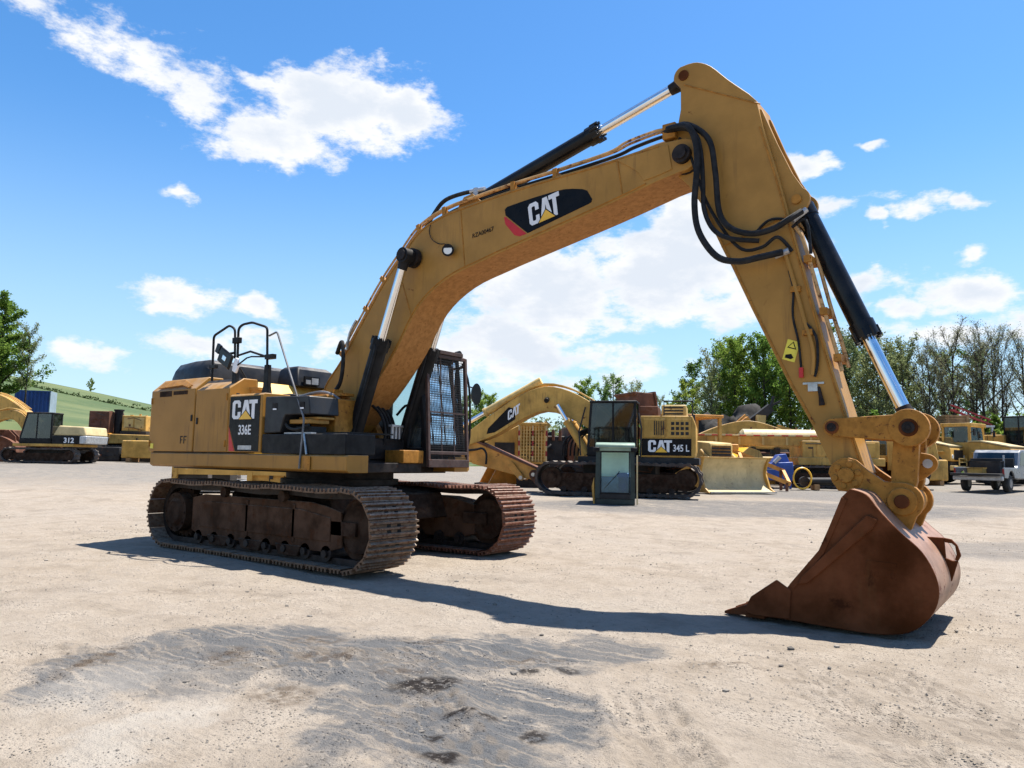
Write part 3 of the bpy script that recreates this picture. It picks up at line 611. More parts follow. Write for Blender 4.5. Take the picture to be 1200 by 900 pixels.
# handrails
def rail(pts, r=.019, par=EX, m='black'): q = MB(); q.tube(pts, r, 8); return q.build('handrail', m, par)
yr = -1.33
def rnd_corner(pts, k=.06):
    out = [Vector(pts[0])]
    for i in range(1, len(pts)-1):
        a = Vector(pts[i-1]); b = Vector(pts[i]); c = Vector(pts[i+1]); d0 = (a-b).normalized(); d1 = (c-b).normalized()
        p0 = b+d0*k; p1 = b+d1*k
        for j in range(5):
            t = j/4; out.append((1-t)**2*p0+2*t*(1-t)*b+t*t*p1)
    out.append(Vector(pts[-1])); return out
rail(rnd_corner([(-1.56, yr, 2.58), (-1.58, yr, 3.3), (-1.16, yr, 3.43), (-1.01, yr, 3.36), (-.97, yr, 2.9)]))
rail([(-1.25, yr, 2.98), (-.98, yr, 2.99)]); rail(rnd_corner([(-.9, yr, 2.86), (-.92, yr, 3.36), (-.82, yr, 3.41), (-.57, yr, 3.42), (-.19, yr, 3.31), (-.12, yr, 2.38)]))
rail([(-.89, yr, 2.94), (-.58, yr, 2.98), (-.16, yr, 2.87)], .017); rail(rnd_corner([(-.13, yr, 3.18), (.12, yr-.05, 3.21), (.92, yr-.13, 1.94), (.9, -1.49, 1.27)], .05), .014, m='rail_grey')
for xa, za, zb in ((-.93, 2.33, 2.8), (-.13, 2.3, 2.75)):
    q = MB(); q.prism([(xa-.1, za), (xa-.055, za+.14), (xa-.045, zb), (xa+.045, zb), (xa+.06, za+.14), (xa+.1, za)], yr-.03, yr+.03); q.build('rail_post', 'black', EX, bevel=.006)
q = MB(); q.box(-1.02, -.86, yr-.035, yr+.035, 3.13, 3.22); q.build('rail_clamp', 'black', EX, bevel=.008)
q = MB(); q.box(-.17, .02, yr-.035, yr+.03, 2.83, 2.9); q.tube([(-.14, yr, 2.87), (-.55, yr, 2.9), (-.62, yr-.03, 2.88), (-.8, yr-.06, 2.78)], .012); q.build('mirror_arm', 'black', EX)
q = MB(); q.box(-1.62, -1.46, yr-.03, yr+.03, 2.78, 2.83); q.build('rail_clamp', 'black', EX)
q = MB(); q.loft([[(-.16, -.025, -.1), (.16, -.025, -.1), (.16, -.025, .1), (-.16, -.025, .1)], [(-.18, 0, -.12), (.18, 0, -.12), (.18, 0, .12), (-.18, 0, .12)], [(-.15, .03, -.09), (.15, .03, -.09), (.15, .03, .09), (-.15, .03, .09)]]); q.box(-.05, .05, -.03, -.024, -.035, .035, 1); q.box(-.3, -.2, -.02, .02, -.02, .12); q.bar((-.25, 0, .05), (-.15, 0, .02), .03, .03)
q.xf(Matrix.Translation((-1.08, -1.42, 2.9)) @ Matrix.Rotation(R(28), 4, 'Y')); q.build('mirror', ['black_gloss', 'chrome'], EX, bevel=.01)
q = MB(); q.prism([(-.93, 2.7), (-.92, 2.78), (-.86, 2.9), (-.8, 2.88), (-.79, 2.76), (-.84, 2.66)], -1.4, -1.36); q.build('mirror_bracket', 'white_part', EX, bevel=.01)
# pump-side pipes and return hose beside the boom foot
q = MB(); q.tube([(.2, -1.0, 2.3), (.55, -.9, 2.36), (.8, -.85, 2.3), (.9, -.82, 2.22)], .022, smooth=5); q.build('return_pipe', 'rail_grey', EX)
q = MB(); q.box(.1, .95, -.95, -.5, 1.42, 2.25); q.box(.2, .8, -1.0, -.55, 2.25, 2.31); q.build('hydraulic_tank', 'yellow_worn', EX, bevel=.015)
q = MB(); q.box(.35, .95, -.85, -.62, 2.3, 2.34); q.box(.5, .75, -.84, -.66, 2.34, 2.4); q.build('tank_cover', 'yellow_worn', EX)

# --- boom
top = cm2([(-.16, 2.1), (-.1, 2.52), (.27, 2.93), (.81, 3.615), (1.15, 4.03), (1.49, 4.365), (1.84, 4.68), (2.31, 4.84), (2.92, 4.905), (3.5, 4.95), (4.16, 4.98), (4.78, 5.0), (5.35, 5.04), (5.62, 5.06)], 4)
nose = arc(5.87, 4.86, .19, 80, -95, 8)
low = cm2([(5.56, 4.62), (4.78, 4.435), (3.53, 4.175), (3.05, 4.07), (2.39, 3.895), (1.87, 3.56), (1.47, 2.99), (1.07, 2.53), (.45, 1.93)], 4)
foot = arc(.05, 1.93, .26, -30, -210, 8)
bp = top+nose+low+foot
sidem = [0]*(len(top)+len(nose)-1)+[1]*(len(low))+[0]*len(foot); sidem = (sidem+[0]*len(bp))[:len(bp)]
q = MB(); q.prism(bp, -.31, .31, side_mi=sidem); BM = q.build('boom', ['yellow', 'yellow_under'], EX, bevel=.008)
q = MB(); q.cyl((5.88, -.38, 4.855), (5.88, .38, 4.855), .105, n=24); q.cyl((5.88, -.41, 4.855), (5.88, -.37, 4.855), .07, n=20); q.build('boom_pin', 'grease', EX)
q = MB(); q.cyl((0.03, -.5, 1.93), (.03, .5, 1.93), .12, n=20); q.prism(hull_link((.03, 1.93), .26, (.1, 1.62), .38), -.48, -.36); q.prism(hull_link((.03, 1.93), .26, (.1, 1.62), .38), .36, .48); q.build('boom_bracket', 'yellow_worn', EX, bevel=.01)
Yb = -.31
decal('boom_badge', [(cm2([(3.42, 4.73), (3.85, 4.77), (4.3, 4.785), (4.58, 4.73)], 3)+[(4.64, 4.7), (4.71, 4.58), (4.70, 4.545), (4.66, 4.53), (3.76, 4.32), (3.4, 4.62), (3.385, 4.7)], 0, 0)], (0, Yb, 0), (1, 0, 0), (0, 0, 1), nY, ['decal_black'], BM)
decal('badge_stripe', [([(3.375, 4.6), (3.4, 4.6), (3.745, 4.315), (3.63, 4.3), (3.55, 4.33), (3.4, 4.5)], 0, 0)], (0, Yb, 0), (1, 0, 0), (0, 0, 1), nY, ['decal_red'], BM)
cat_logo((3.8, Yb-.001, 4.40), (.262, 0, .05), (-.045, 0, .29), nY, BM)
text('RZA00467', .085, (2.84, Yb-.001, 4.405), (.98, 0, .12), (-.08, 0, 1), 'decal_black', BM, .006)
q = MB(); q.cyl((2.47, -.31, 4.28), (2.47, -.37, 4.28), .04, n=12); q.cyl((2.47, -.36, 4.28), (2.5, -.42, 4.27), .07, .085, n=20); q.cyl((2.5, -.42, 4.27), (2.502, -.424, 4.27), .06, n=20, mi=1); q.build('work_lamp', ['black', 'lamp_lens'], BM)
q = MB(); q.tube([(2.45, -.33, 4.34), (2.36, -.33, 4.4), (2.25, -.33, 4.42), (2.12, -.33, 4.5), (2.06, -.33, 4.62), (2.08, -.33, 4.72)], .006, smooth=4); q.build('lamp_cable', 'rubber', BM)
def weld(pts, y, par, r=.01): q = MB(); q.tube([(x, y, z) for x, z in pts], max(r, .008), 5); q.build('weld_bead', 'yellow_worn', par)
weld(off(low, -.035)[1:-2], -.312, BM); weld(off(top, -.03)[3:-1], -.312, BM)
for pts in ([(1.42, 4.26), (1.75, 3.42)], [(2.62, 4.85), (2.72, 4.02)], [(5.05, 5.0), (5.12, 4.55)]): weld(pts, -.312, BM, .006)
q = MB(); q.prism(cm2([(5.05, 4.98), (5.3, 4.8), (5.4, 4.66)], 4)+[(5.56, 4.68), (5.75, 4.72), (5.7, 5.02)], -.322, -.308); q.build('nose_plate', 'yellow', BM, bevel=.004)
# pipes and hoses on the boom's back
base = [(.3, 2.97), (.81, 3.62), (1.15, 4.03), (1.49, 4.365), (1.84, 4.68), (2.31, 4.84), (2.92, 4.905), (3.5, 4.95), (4.16, 4.98), (4.85, 5.01)]
for yy, dd, m, rr in ((-.27, .1, 'rail_yellow', .016), (-.2, .115, 'rail_yellow', .016), (-.08, .12, 'rubber', .022), (.08, .07, 'rail_yellow', .02), (.16, .07, 'rail_yellow', .02)):
    o2 = off(base[:-1], dd); pts = [(x, yy, z) for x, z in o2]+[(4.9, yy, 5.01+dd+.02), (5.15, yy, 5.2), (5.5, yy, 5.24), (5.66, yy, 5.23)]
    q = MB(); q.tube(pts, rr, 8, smooth=5); q.build('boom_pipe' if m != 'rubber' else 'boom_hose', m, BM)
for i in (0, 1, 2, 3, 4, 5, 7, 8):
    x, z = off(base, .05)[i]; a = Vector((base[i+1][0]-base[i][0], 0, base[i+1][1]-base[i][1])).normalized()
    q = MB(); q.bar(Vector((x, -.28, z))-a*.03, Vector((x, -.28, z))+a*.03, .06, .12); q.bar(Vector((x, -.01, z))-a*.02, Vector((x, -.01, z))+a*.02, .52, .03); q.build('pipe_clamp', 'yellow_worn', BM)
q = MB(); q.box(5.62, 5.78, -.3, .22, 5.1, 5.28); q.build('manifold', 'yellow_worn', BM, bevel=.01)
for yy in (-.24, -.17, .08): q = MB(); q.cyl((5.64, yy, 5.23), (5.86, yy-.03, 5.21), .03, n=10); q.build('fitting', 'galv', BM)
q = MB(); q.tube([(1.7, -.1, 4.7), (1.95, -.1, 5.0), (2.15, -.1, 5.14), (2.5, -.1, 5.17), (2.7, -.08, 5.16)], .03, smooth=5); q.build('cylinder_hose', 'rubber', BM)
q = MB(); q.cyl((2.6, -.09, 5.17), (2.84, -.06, 5.17), .035, n=12); q.cyl((2.7, -.08, 5.05), (2.7, -.08, 5.2), .045, n=10); q.build('fitting', 'galv', BM)
q = MB(); q.tube([(.3, -.42, 3.0), (.5, -.5, 3.15), (.56, -.52, 2.78), (.46, -.52, 2.46), (.16, -.6, 2.31), (-.3, -.8, 2.35), (-.55, -.9, 2.3)], .032, smooth=6); q.build('foot_hose', 'rubber', EX)
q = MB(); q.tube([(.45, -.36, 3.05), (.5, -.36, 3.3), (.62, -.34, 3.5)], .02, smooth=4); q.build('foot_hose', 'steel', EX)

# --- hydraulic rams
def ram(a, b, k, rb, rr, m='black_gloss', eye=.11, yw=.09, nm='ram'):
    """cylinder from a (barrel end) to b (rod end); k = fraction of the barrel"""
    a = Vector(a); b = Vector(b); d = (b-a); l = d.length; d.normalize(); c = a+d*l*k; Yv = Vector((0, 1, 0))
    q = MB(); q.cyl(a+d*.06, c, rb, n=24); q.cyl(c-d*.16, c, rb*1.16, n=24); q.cyl(a+d*.03, a+d*.16, rb*1.08, n=24); q.cyl(a-Yv*yw, a+Yv*yw, eye, n=20)
    for i in range(8):
        t = 2*math.pi*i/8; u = d.orthogonal().normalized(); w = d.cross(u); p = c+(u*math.cos(t)+w*math.sin(t))*rb*1.08; q.cyl(p-d*.08, p+d*.03, .022, n=6)
    o = q.build('cylinder_barrel', m, EX)
    q = MB(); q.cyl(c-d*.05, b-d*.05, rr, n=24); q.build('cylinder_rod', 'chrome', o)
    q = MB(); q.cyl(b-Yv*yw, b+Yv*yw, eye, n=20); q.cyl(b-d*.2, b-d*.04, rr*1.1, rr*1.35, n=20); q.build('rod_eye', 'grease' if m == 'black_gloss' else m, o)
    return o
ram((2.62, 0, 5.02), (5.78, 0, 5.88), .635, .105, .06)
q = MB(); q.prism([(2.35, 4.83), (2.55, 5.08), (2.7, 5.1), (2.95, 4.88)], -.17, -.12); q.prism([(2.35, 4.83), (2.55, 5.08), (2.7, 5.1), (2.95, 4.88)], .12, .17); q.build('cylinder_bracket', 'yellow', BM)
for s in (-1, 1):
    o = ram((.72, s*.52, 1.36), (1.8, s*.52, 4.27), .60, .115, .062, 'black', .11, .08)
    q = MB(); q.prism(hull_link((.72, 1.36), .13, (.72, 1.34), .12), s*.52-.16, s*.52-.1); q.prism(hull_link((.72, 1.36), .13, (.72, 1.34), .12), s*.52+.1, s*.52+.16); q.build('ram_bracket', 'yellow_worn', EX)
    p = Vector((.72, s*.52-s*.02, 1.36)); dd = (Vector((1.8, s*.52, 4.27))-p).normalized(); y0 = -.14
    q = MB(); q.tube([p+dd*.35+Vector((.1, y0, 0)), p+dd*1.7+Vector((.08, y0, 0)), p+dd*1.82+Vector((0, y0+.03, 0))], .022, 8); q.build('ram_pipe', 'black', o)
q = MB(); q.cyl((1.8, -.62, 4.27), (1.8, .62, 4.27), .075, n=20); q.build('boom_cross_pin', 'grease', BM)
q = MB(); q.cyl((1.8, -.34, 4.27), (1.8, -.42, 4.27), .14, n=20); q.build('pin_boss', 'grease', BM)
ram((7.06, 0, 4.14), (8.02, 0, 1.82), .625, .105, .062, 'black_gloss', .1, .1)

# --- stick
sr = [(6.68, 5.3), (6.74, 5.0), (6.9, 4.4), (7.035, 3.82), (7.23, 3.0), (7.39, 2.33), (7.45, 2.11), (7.54, 1.77), (7.66, 1.37)]
slf = [(7.36, 1.40), (7.17, 1.84), (6.97, 2.225), (6.765, 2.675), (6.59, 3.06), (6.39, 3.52), (6.295, 3.72), (6.04, 4.3), (5.9, 4.53), (5.72, 4.72), (5.66, 4.9), (5.72, 5.08), (5.785, 5.29), (5.815, 5.44), (5.815, 5.69)]
tp = arc(5.855, 5.83, .125, 195, 110, 5)+cm2([(5.9, 5.955), (6.02, 5.94), (6.175, 5.845), (6.37, 5.63), (6.6, 5.4)], 3)
pb = arc(7.5, 1.36, .15, 0, -160, 8)
poly = tp+sr+pb+slf
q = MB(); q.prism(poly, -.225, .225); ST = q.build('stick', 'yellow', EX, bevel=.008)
ear = [(6.62, 5.28), (6.72, 5.21), (6.87, 4.8), (7.02, 4.44)]+arc(7.06, 4.15, .13, 60, -40, 6)+[(7.0, 3.9), (6.9, 4.0), (6.7, 4.6)]
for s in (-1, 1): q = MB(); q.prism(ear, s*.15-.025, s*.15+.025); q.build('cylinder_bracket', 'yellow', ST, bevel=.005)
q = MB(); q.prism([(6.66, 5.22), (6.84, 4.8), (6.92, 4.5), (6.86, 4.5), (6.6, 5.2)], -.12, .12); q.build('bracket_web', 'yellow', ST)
q = MB(); q.cyl((7.06, -.2, 4.15), (7.06, .2, 4.15), .05, n=16); q.build('ram_pin', 'yellow_worn', ST)
q = MB(); q.cyl((5.855, -.24, 5.83), (5.855, .24, 5.83), .06, n=18); q.cyl((5.855, -.245, 5.83), (5.855, .245, 5.83), .035, n=18); q.build('ram_pin', 'bucket_rust', ST)
q = MB(); q.cyl((5.88, -.24, 4.855), (5.88, -.225, 4.855), .2, n=24); q.build('pin_boss', 'grease', ST)
for pts, r, y in (([(5.62, 5.2), (5.9, 5.14), (6.05, 5.03), (6.11, 4.8), (6.13, 4.46), (6.14, 4.17), (6.24, 3.93), (6.42, 3.8), (6.7, 3.75)], .026, -.36),
                  ([(5.7, 5.2), (5.98, 5.12), (6.08, 4.9), (6.09, 4.59), (6.06, 4.22), (6.11, 3.9), (6.3, 3.61), (6.53, 3.52), (6.75, 3.53), (6.95, 3.58)], .035, -.43),
                  ([(5.72, 5.22), (5.95, 5.18), (6.19, 4.95), (6.26, 4.58), (6.3, 4.12), (6.42, 3.92), (6.64, 3.82), (6.86, 3.83), (7.02, 3.9), (7.13, 3.99)], .032, -.34),
                  ([(5.8, 5.1), (5.95, 4.86), (6.02, 4.65), (6.14, 4.28), (6.33, 3.92), (6.53, 3.68), (6.74, 3.67), (6.9, 3.75), (7.02, 3.6)], .018, -.3),
                  ([(6.6, 3.82), (6.8, 3.95), (6.98, 3.95)], .014, -.27)):
    p3 = [(x, y if 0 < i < len(pts)-1 else y*.75, z) for i, (x, z) in enumerate(pts)]; q = MB(); q.tube(p3, r, 10, smooth=6); q.build('stick_hose', 'rubber', ST)
for a, b in (((6.86, -.28, 3.56), (7.0, -.27, 3.6)), ((7.04, -.26, 3.91), (7.16, -.2, 4.02))): q = MB(); q.cyl(a, b, .032, n=10); q.build('fitting', 'galv', ST)
for pts, y, r, m in (([(6.94, 3.63), (7.0, 3.42), (7.07, 3.14), (7.13, 2.88), (7.21, 2.57), (7.2, 2.32)], -.255, .02, 'yellow'),
                     ([(6.97, 3.95), (7.1, 3.77), (7.19, 3.44), (7.285, 3.05), (7.385, 2.66), (7.46, 2.35)], -.2, .02, 'rail_yellow'),
                     ([(7.0, 4.0), (7.14, 3.8), (7.24, 3.44), (7.33, 3.05), (7.43, 2.66), (7.49, 2.4)], -.06, .02, 'rail_yellow'),
                     ([(7.02, 3.85), (7.16, 3.9), (7.2, 3.55)], -.22, .016, 'rubber'),
                     ([(6.99, 3.4), (7.03, 3.19), (7.02, 2.93), (7.07, 2.66), (7.09, 2.4)], -.25, .012, 'rubber'),
                     ([(7.14, 2.85), (7.24, 2.7), (7.25, 2.45), (7.22, 2.3)], -.255, .014, 'rubber')):
    q = MB(); q.tube([(x, y, z) for x, z in pts], r, 8, smooth=4); q.build('stick_pipe' if 'ye' in m else 'stick_hose', m, ST)
for x, z in ((7.17, 3.5), (7.31, 2.95), (7.43, 2.48)): q = MB(); q.bar((x, -.25, z), (x, .05, z), .07, .07); q.build('pipe_clamp', 'yellow_worn', ST)
for x, z in ((7.05, 3.2), (7.16, 2.75)): q = MB(); q.box(x-.05, x+.05, -.27, -.22, z-.03, z+.03); q.build('pipe_clamp', 'yellow_worn', ST, bevel=.005)
q = MB(); q.box(7.07, 7.11, -.262, -.235, 2.3, 2.4); q.build('grease_cap', 'decal_red', ST)
q = MB(); q.box(7.15, 7.24, -.25, -.22, 2.16, 2.24); q.box(7.1, 7.3, -.24, -.225, 2.23, 2.25); q.build('shutoff_valve', 'steel', ST)
q = MB(); q.tube([(7.25, -.24, 2.2), (7.27, -.25, 2.1), (7.28, -.25, 2.02)], [.014, .02, .03], 8); q.build('shutoff_handle', 'grease', ST)
decal('warning_label', [([(-.06, -.1), (-.06, .1), (.06, .1), (.06, -.1)], 0, 0), ([(-.045, .02), (0, .09), (.045, .02)], 1, 1), ([(-.03, .03), (0, .075), (.03, .03)], 2, 0), ([(-.04, -.08), (-.04, -.05), (.01, -.03), (.04, -.06), (.02, -.08)], 1, 1)], (6.99, -.225, 2.58), (1, 0, -.35), (.3, 0, 1), nY, ['warning_yellow', 'decal_black'], ST)

weld([(x-.03, z) for x, z in sr[1:]], -.228, ST); weld([(x+.03, z) for x, z in slf[1:8]], -.228, ST); weld([(6.72, 5.25), (5.86, 5.72)], -.228, ST, .005); weld([(6.28, 3.76), (6.98, 3.98)], -.228, ST, .006)
# --- bucket linkage
for s in (-1, 1):
    q = MB(); q.prism(hull_link((7.386, 1.8), .085, (8.04, 1.79), .125), s*.3-.035, s*.3+.035); q.cyl((8.04, s*.3-.045*s, 1.79), (8.04, s*.3+.045*s, 1.79), .17, n=28)
    LK = q.build('bucket_link', 'yellow_worn', EX, bevel=.006)
for p, r in (((7.386, 1.8), .046), ((8.04, 1.79), .06)):
    q = MB(); q.cyl((p[0], -.355, p[1]), (p[0], .355, p[1]), r*1.35, n=22); q.build('pin_collar', 'bucket_rust', LK, bevel=.008); q = MB(); q.cyl((p[0], -.37, p[1]), (p[0], .37, p[1]), r*.9, n=18); q.cyl((p[0], -.385, p[1]), (p[0], .385, p[1]), r*.4, n=6); q.build('link_pin', 'grease', LK, bevel=.004)
q = MB()
for s in (-1, 1): q.prism([(7.9, 1.72), (7.87, 1.4), (7.86, 1.16), (7.93, 1.08), (8.02, 1.1), (8.08, 1.3), (8.11, 1.7)], s*.2-.05, s*.2+.05)
q.box(7.93, 8.03, -.16, .16, 1.3, 1.62); q.cyl((7.965, -.25, 1.125), (7.965, .25, 1.125), .13, n=24); q.build('power_link', 'yellow_worn', EX, bevel=.008)
q = MB(); e = hull_link((8.13, 1.47), .09, (8.02, 1.44), .14); q.prism(e, -.03, .03); q.build('lifting_eye', 'yellow_worn', EX, bevel=.006)
q = MB(); q.cyl((8.14, -.034, 1.47), (8.14, .034, 1.47), .042, n=16); q.build('eye_hole', 'galv', EX)
# --- bucket
shell = cm2([(6.66, .035), (7.0, .03), (7.4, .015), (7.8, .01), (8.05, .06), (8.21, .2), (8.28, .37), (8.265, .54), (8.17, .73), (8.01, .885), (7.85, 1.06), (7.75, 1.19), (7.62, 1.235)], 4)
mouth = [(7.55, 1.16), (7.44, .89), (7.345, .675), (7.08, .345), (6.98, .22), (6.72, .06)]
q = MB(); W2 = .72
for s in (-1, 1): q.prism(shell+mouth, s*W2-.018, s*W2+.018)
n = len(shell); inn = off(shell, .035); vs = []
for (x, z), (xi, zi) in zip(shell, inn):
    for yy in (-W2, W2): vs += [(x, yy, z), (xi, yy, zi)]
fs = []
for i in range(n-1):
    o = i*4; fs += [(o, o+4, o+6, o+2), (o+1, o+3, o+7, o+5)]
fs += [(0, 2, 3, 1), (n*4-4, n*4-3, n*4-1, n*4-2)]
mi = [1 if i > 2*n*.40 else 0 for i in range(len(fs))]
o0 = len(q.v); q.v += vs; q.f += [tuple(a+o0 for a in f) for f in fs]; q.m += mi
BK = q.build('bucket', ['bucket_rust', 'bucket_back'], EX, bevel=.006)
for s in (-1, 1):
    q = MB(); a, b = sorted((s*(W2+.017), s*(W2+.045))); q.prism([(6.66, .06), (6.73, .2), (6.97, .38), (7.1, .3), (7.08, .04), (6.75, .03)], a, b); q.build('side_cutter', 'bucket_rust', BK, bevel=.008)
    q = MB(); a, b = sorted((s*(W2+.012), s*(W2+.05))); q.prism([(7.84, .98), (7.8, .9), (7.25, .38), (7.16, .36), (7.2, .44), (7.76, 1.02)], a, b); q.build('wear_plate', 'bucket_rust', BK, bevel=.008)
    q = MB(); a, b = sorted((s*(W2+.012), s*(W2+.022))); q.prism([(7.72, .5), (7.74, .63), (7.98, .62), (7.95, .49)], a, b); q.build('wear_plate', 'bucket_rust', BK, bevel=.004)
    q = MB(); a, b = sorted((s*(W2-.02), s*(W2+.03))); q.prism(off(mouth[:4], .0)+[(7.12, .31), (7.39, .65), (7.49, .88), (7.6, 1.14)], a, b); q.build('side_bar', 'bucket_rust', BK, bevel=.005)
for i in range(5):
    yy = -.6+i*.3; q = MB(); q.loft([[(6.8, yy-.07, .01), (6.8, yy+.07, .01), (6.78, yy+.07, .12), (6.78, yy-.07, .12)], [(6.62, yy-.06, .0), (6.62, yy+.06, .0), (6.62, yy+.06, .09), (6.62, yy-.06, .09)], [(6.43, yy-.05, -.01), (6.43, yy+.05, -.01), (6.43, yy+.05, .015), (6.43, yy-.05, .015)]]); q.build('tooth', 'bucket_rust', BK, bevel=.006)
q = MB(); q.box(6.66, 6.84, -.72, .72, .0, .05); q.build('cutting_edge', 'bucket_rust', BK, bevel=.006)
for s in (-1, 1):
    e = arc(7.5, 1.35, .165, 175, 60, 6)+[(7.68, 1.4), (7.82, 1.3)]+arc(7.965, 1.125, .17, 80, -50, 8)+[(8.03, .88), (7.93, .86), (7.76, 1.04), (7.62, 1.2), (7.42, 1.2)]
    q = MB(); q.prism(e, s*.275-.035, s*.275+.035); q.build('hinge_plate', 'yellow_worn', BK, bevel=.006)
q = MB(); q.cyl((7.965, -.36, 1.125), (7.965, .36, 1.125), .062, n=22); q.build('link_pin', 'bucket_rust', BK, bevel=.008)
q = MB(); q.cyl((7.965, -.33, 1.125), (7.965, .33, 1.125), .125, n=24); q.build('pin_boss', 'yellow_worn', BK, bevel=.008)
q = MB(); q.cyl((7.5, -.345, 1.35), (7.5, .345, 1.35), .07, n=22); q.cyl((7.5, -.32, 1.35), (7.5, .32, 1.35), .145, n=26)
for i in range(6):
    a = R(60*i+15); q.cyl((7.5+.105*math.cos(a), -.335, 1.35+.105*math.sin(a)), (7.5+.105*math.cos(a), .335, 1.35+.105*math.sin(a)), .03, n=8)
q.build('bucket_pin', 'yellow_worn', BK, bevel=.004)
# lifting hook with a slot on the bucket's back
q = MB(); outer = [(8.04, .80), (8.26, .8), (8.34, .74), (8.37, .64), (8.34, .56), (8.29, .4), (8.27, .38)]
hole = [(8.29, .74), (8.315, .73), (8.32, .66), (8.3, .6), (8.275, .6), (8.27, .68)]
q.prism([(8.04, .80), (8.24, .80), (8.25, .62), (8.2, .6)], .02, .06); q.prism([(8.24, .80), (8.3, .79), (8.345, .74), (8.33, .73), (8.3, .755), (8.245, .76)], .02, .06); q.prism([(8.345, .74), (8.37, .65), (8.345, .6), (8.32, .61), (8.335, .66), (8.325, .735)], .02, .06); q.prism([(8.24, .62), (8.25, .62), (8.3, .6), (8.345, .6), (8.29, .42), (8.265, .4)], .02, .06)
q.build('lifting_hook', 'bucket_rust', BK, bevel=.006)

# --- cab
cb = [(-.42, 1.3), (-.46, 2.2), (-.38, 3.0), (-.28, 3.1), (1.0, 3.1), (1.2, 3.02), (1.3, 2.2), (1.32, 1.75), (1.25, 1.3)]
q = MB(); q.prism([(-.4, 1.3), (-.42, 1.75), (.35, 1.9), (.42, 1.6), (1.3, 1.6), (1.22, 1.3)], .5, 1.42); CB = q.build('cab_body', 'black', EX, bevel=.02)
def post(a, b, w=.07, h=.07, m='black', nm='pillar', par=None): q = MB(); q.bar(a, b, w, h, (1, 0, 0)); return q.build(nm, m, par or CB, bevel=.008)
for y in (.53, 1.39):
    post((-.4, y, 1.7), (-.36, y, 3.05)); post((.42, y, 1.6), (.4, y, 3.05)); post((1.3, y, 1.55), (1.12, y, 3.05)); post((-.38, y, 3.04), (1.14, y, 3.04), .08, .08)
for x, z in ((-.38, 3.04), (1.13, 3.04), (1.29, 1.62)): post((x, .55, z), (x, 1.37, z))
q = MB(); q.prism([(-.46, 3.06), (-.4, 3.14), (.9, 3.17), (1.16, 3.12), (1.2, 3.06)], .5, 1.42); q.build('roof', 'black', CB, bevel=.03)
def pane(pts): q = MB(); q.add(pts, [tuple(range(len(pts)))]); return q.build('window_pane', 'glass', CB, smooth=0)
for y in (.515, 1.41):
    pane([(-.37, y, 1.95), (.4, y, 1.95), (.38, y, 3.02), (-.34, y, 3.02)]); pane([(.45, y, 1.62), (1.29, y, 1.62), (1.12, y, 3.02), (.43, y, 3.02)])
pane([(1.3, .56, 1.64), (1.3, 1.36, 1.64), (1.14, 1.36, 3.02), (1.14, .56, 3.02)]); pane([(-.4, .56, 1.8), (-.4, 1.36, 1.8), (-.37, 1.36, 3.02), (-.37, .56, 3.02)])
q = MB(); q.box(-.2, .3, .72, 1.2, 1.75, 1.95); q.loft([[(-.25, .74, 1.95), (-.12, .74, 1.95), (-.12, 1.18, 1.95), (-.25, 1.18, 1.95)], [(-.34, .78, 2.6), (-.22, .78, 2.6), (-.22, 1.14, 2.6), (-.34, 1.14, 2.6)]]); q.box(-.33, -.24, .86, 1.06, 2.6, 2.8); q.build('driver_seat', 'seat_fabric', CB, bevel=.04)
q = MB(); q.box(.75, .95, .62, .8, 1.5, 2.1); q.box(1.0, 1.2, .6, .75, 1.9, 2.15); q.build('console', 'interior', CB, bevel=.02)
# front guard with wire mesh
GX0, GX1 = 1.4, 1.3
def gp(y, z): return Vector((GX0+(GX1-GX0)*(z-1.34)/1.75, y, z))
ga, gb = .5, 1.4; q = MB()
for a, b in (((ga, 1.36), (ga, 3.06)), ((gb, 1.36), (gb, 3.06)), ((ga, 1.36), (gb, 1.36)), ((ga, 3.04), (gb, 3.04)), ((ga, 1.52), (gb, 1.52))): q.bar(gp(*a), gp(*b), .05, .05, (1, 0, 0))
q.box(1.37, 1.43, ga-.02, gb+.02, 1.3, 1.42)
for y in (ga, gb): q.bar(gp(y, 3.04), (1.05, y, 3.14), .05, .05); q.bar(gp(y, 2.95), (1.14, y, 2.9), .04, .04)
q.bar(gp(ga+.1, 3.1), gp(gb-.1, 3.1), .06, .1, (1, 0, 0)); GD = q.build('front_guard', 'guard_rust', EX, bevel=.006)
q = MB()
for i in range(26): y = ga+(gb-ga)*(i+.5)/26; q.bar(gp(y, 1.42), gp(y, 3.02), .0055, .0055, (1, 0, 0))
for i in range(44): z = 1.44+1.57*i/43; q.bar(gp(ga, z)+Vector((.006, 0, 0)), gp(gb, z)+Vector((.006, 0, 0)), .0055, .0055)
q.build('guard_mesh', 'wire', GD, smooth=0, kind='stuff')
for y in (.8, 1.1): q = MB(); q.bar(gp(y, 1.42), gp(y, 3.02), .015, .015, (1, 0, 0)); q.build('guard_bar', 'guard_rust', GD)
q = MB(); q.bar(gp(ga, 2.15), gp(gb, 2.15), .02, .02); q.build('guard_bar', 'guard_rust', GD)
q = MB(); q.tube([(1.3, 1.44, 1.5), (1.38, 1.47, 1.8), (1.34, 1.48, 2.6), (1.2, 1.46, 3.0)], .018, smooth=4); q.build('grab_rail', 'black', CB)
q = MB(); q.tube([(1.33, 1.46, 2.62), (1.36, 1.55, 2.6), (1.36, 1.6, 2.5)], .012); q.build('mirror_arm', 'black', CB)
q = MB(); q.cyl((0, -.02, 0), (0, .03, 0), .5, .42, n=20); q.xf(Matrix.Translation((1.37, 1.62, 2.5)) @ Matrix.Rotation(R(75), 4, 'Z') @ Matrix.Diagonal((.2, 1, .36, 1))); q.build('mirror', 'black_gloss', CB)
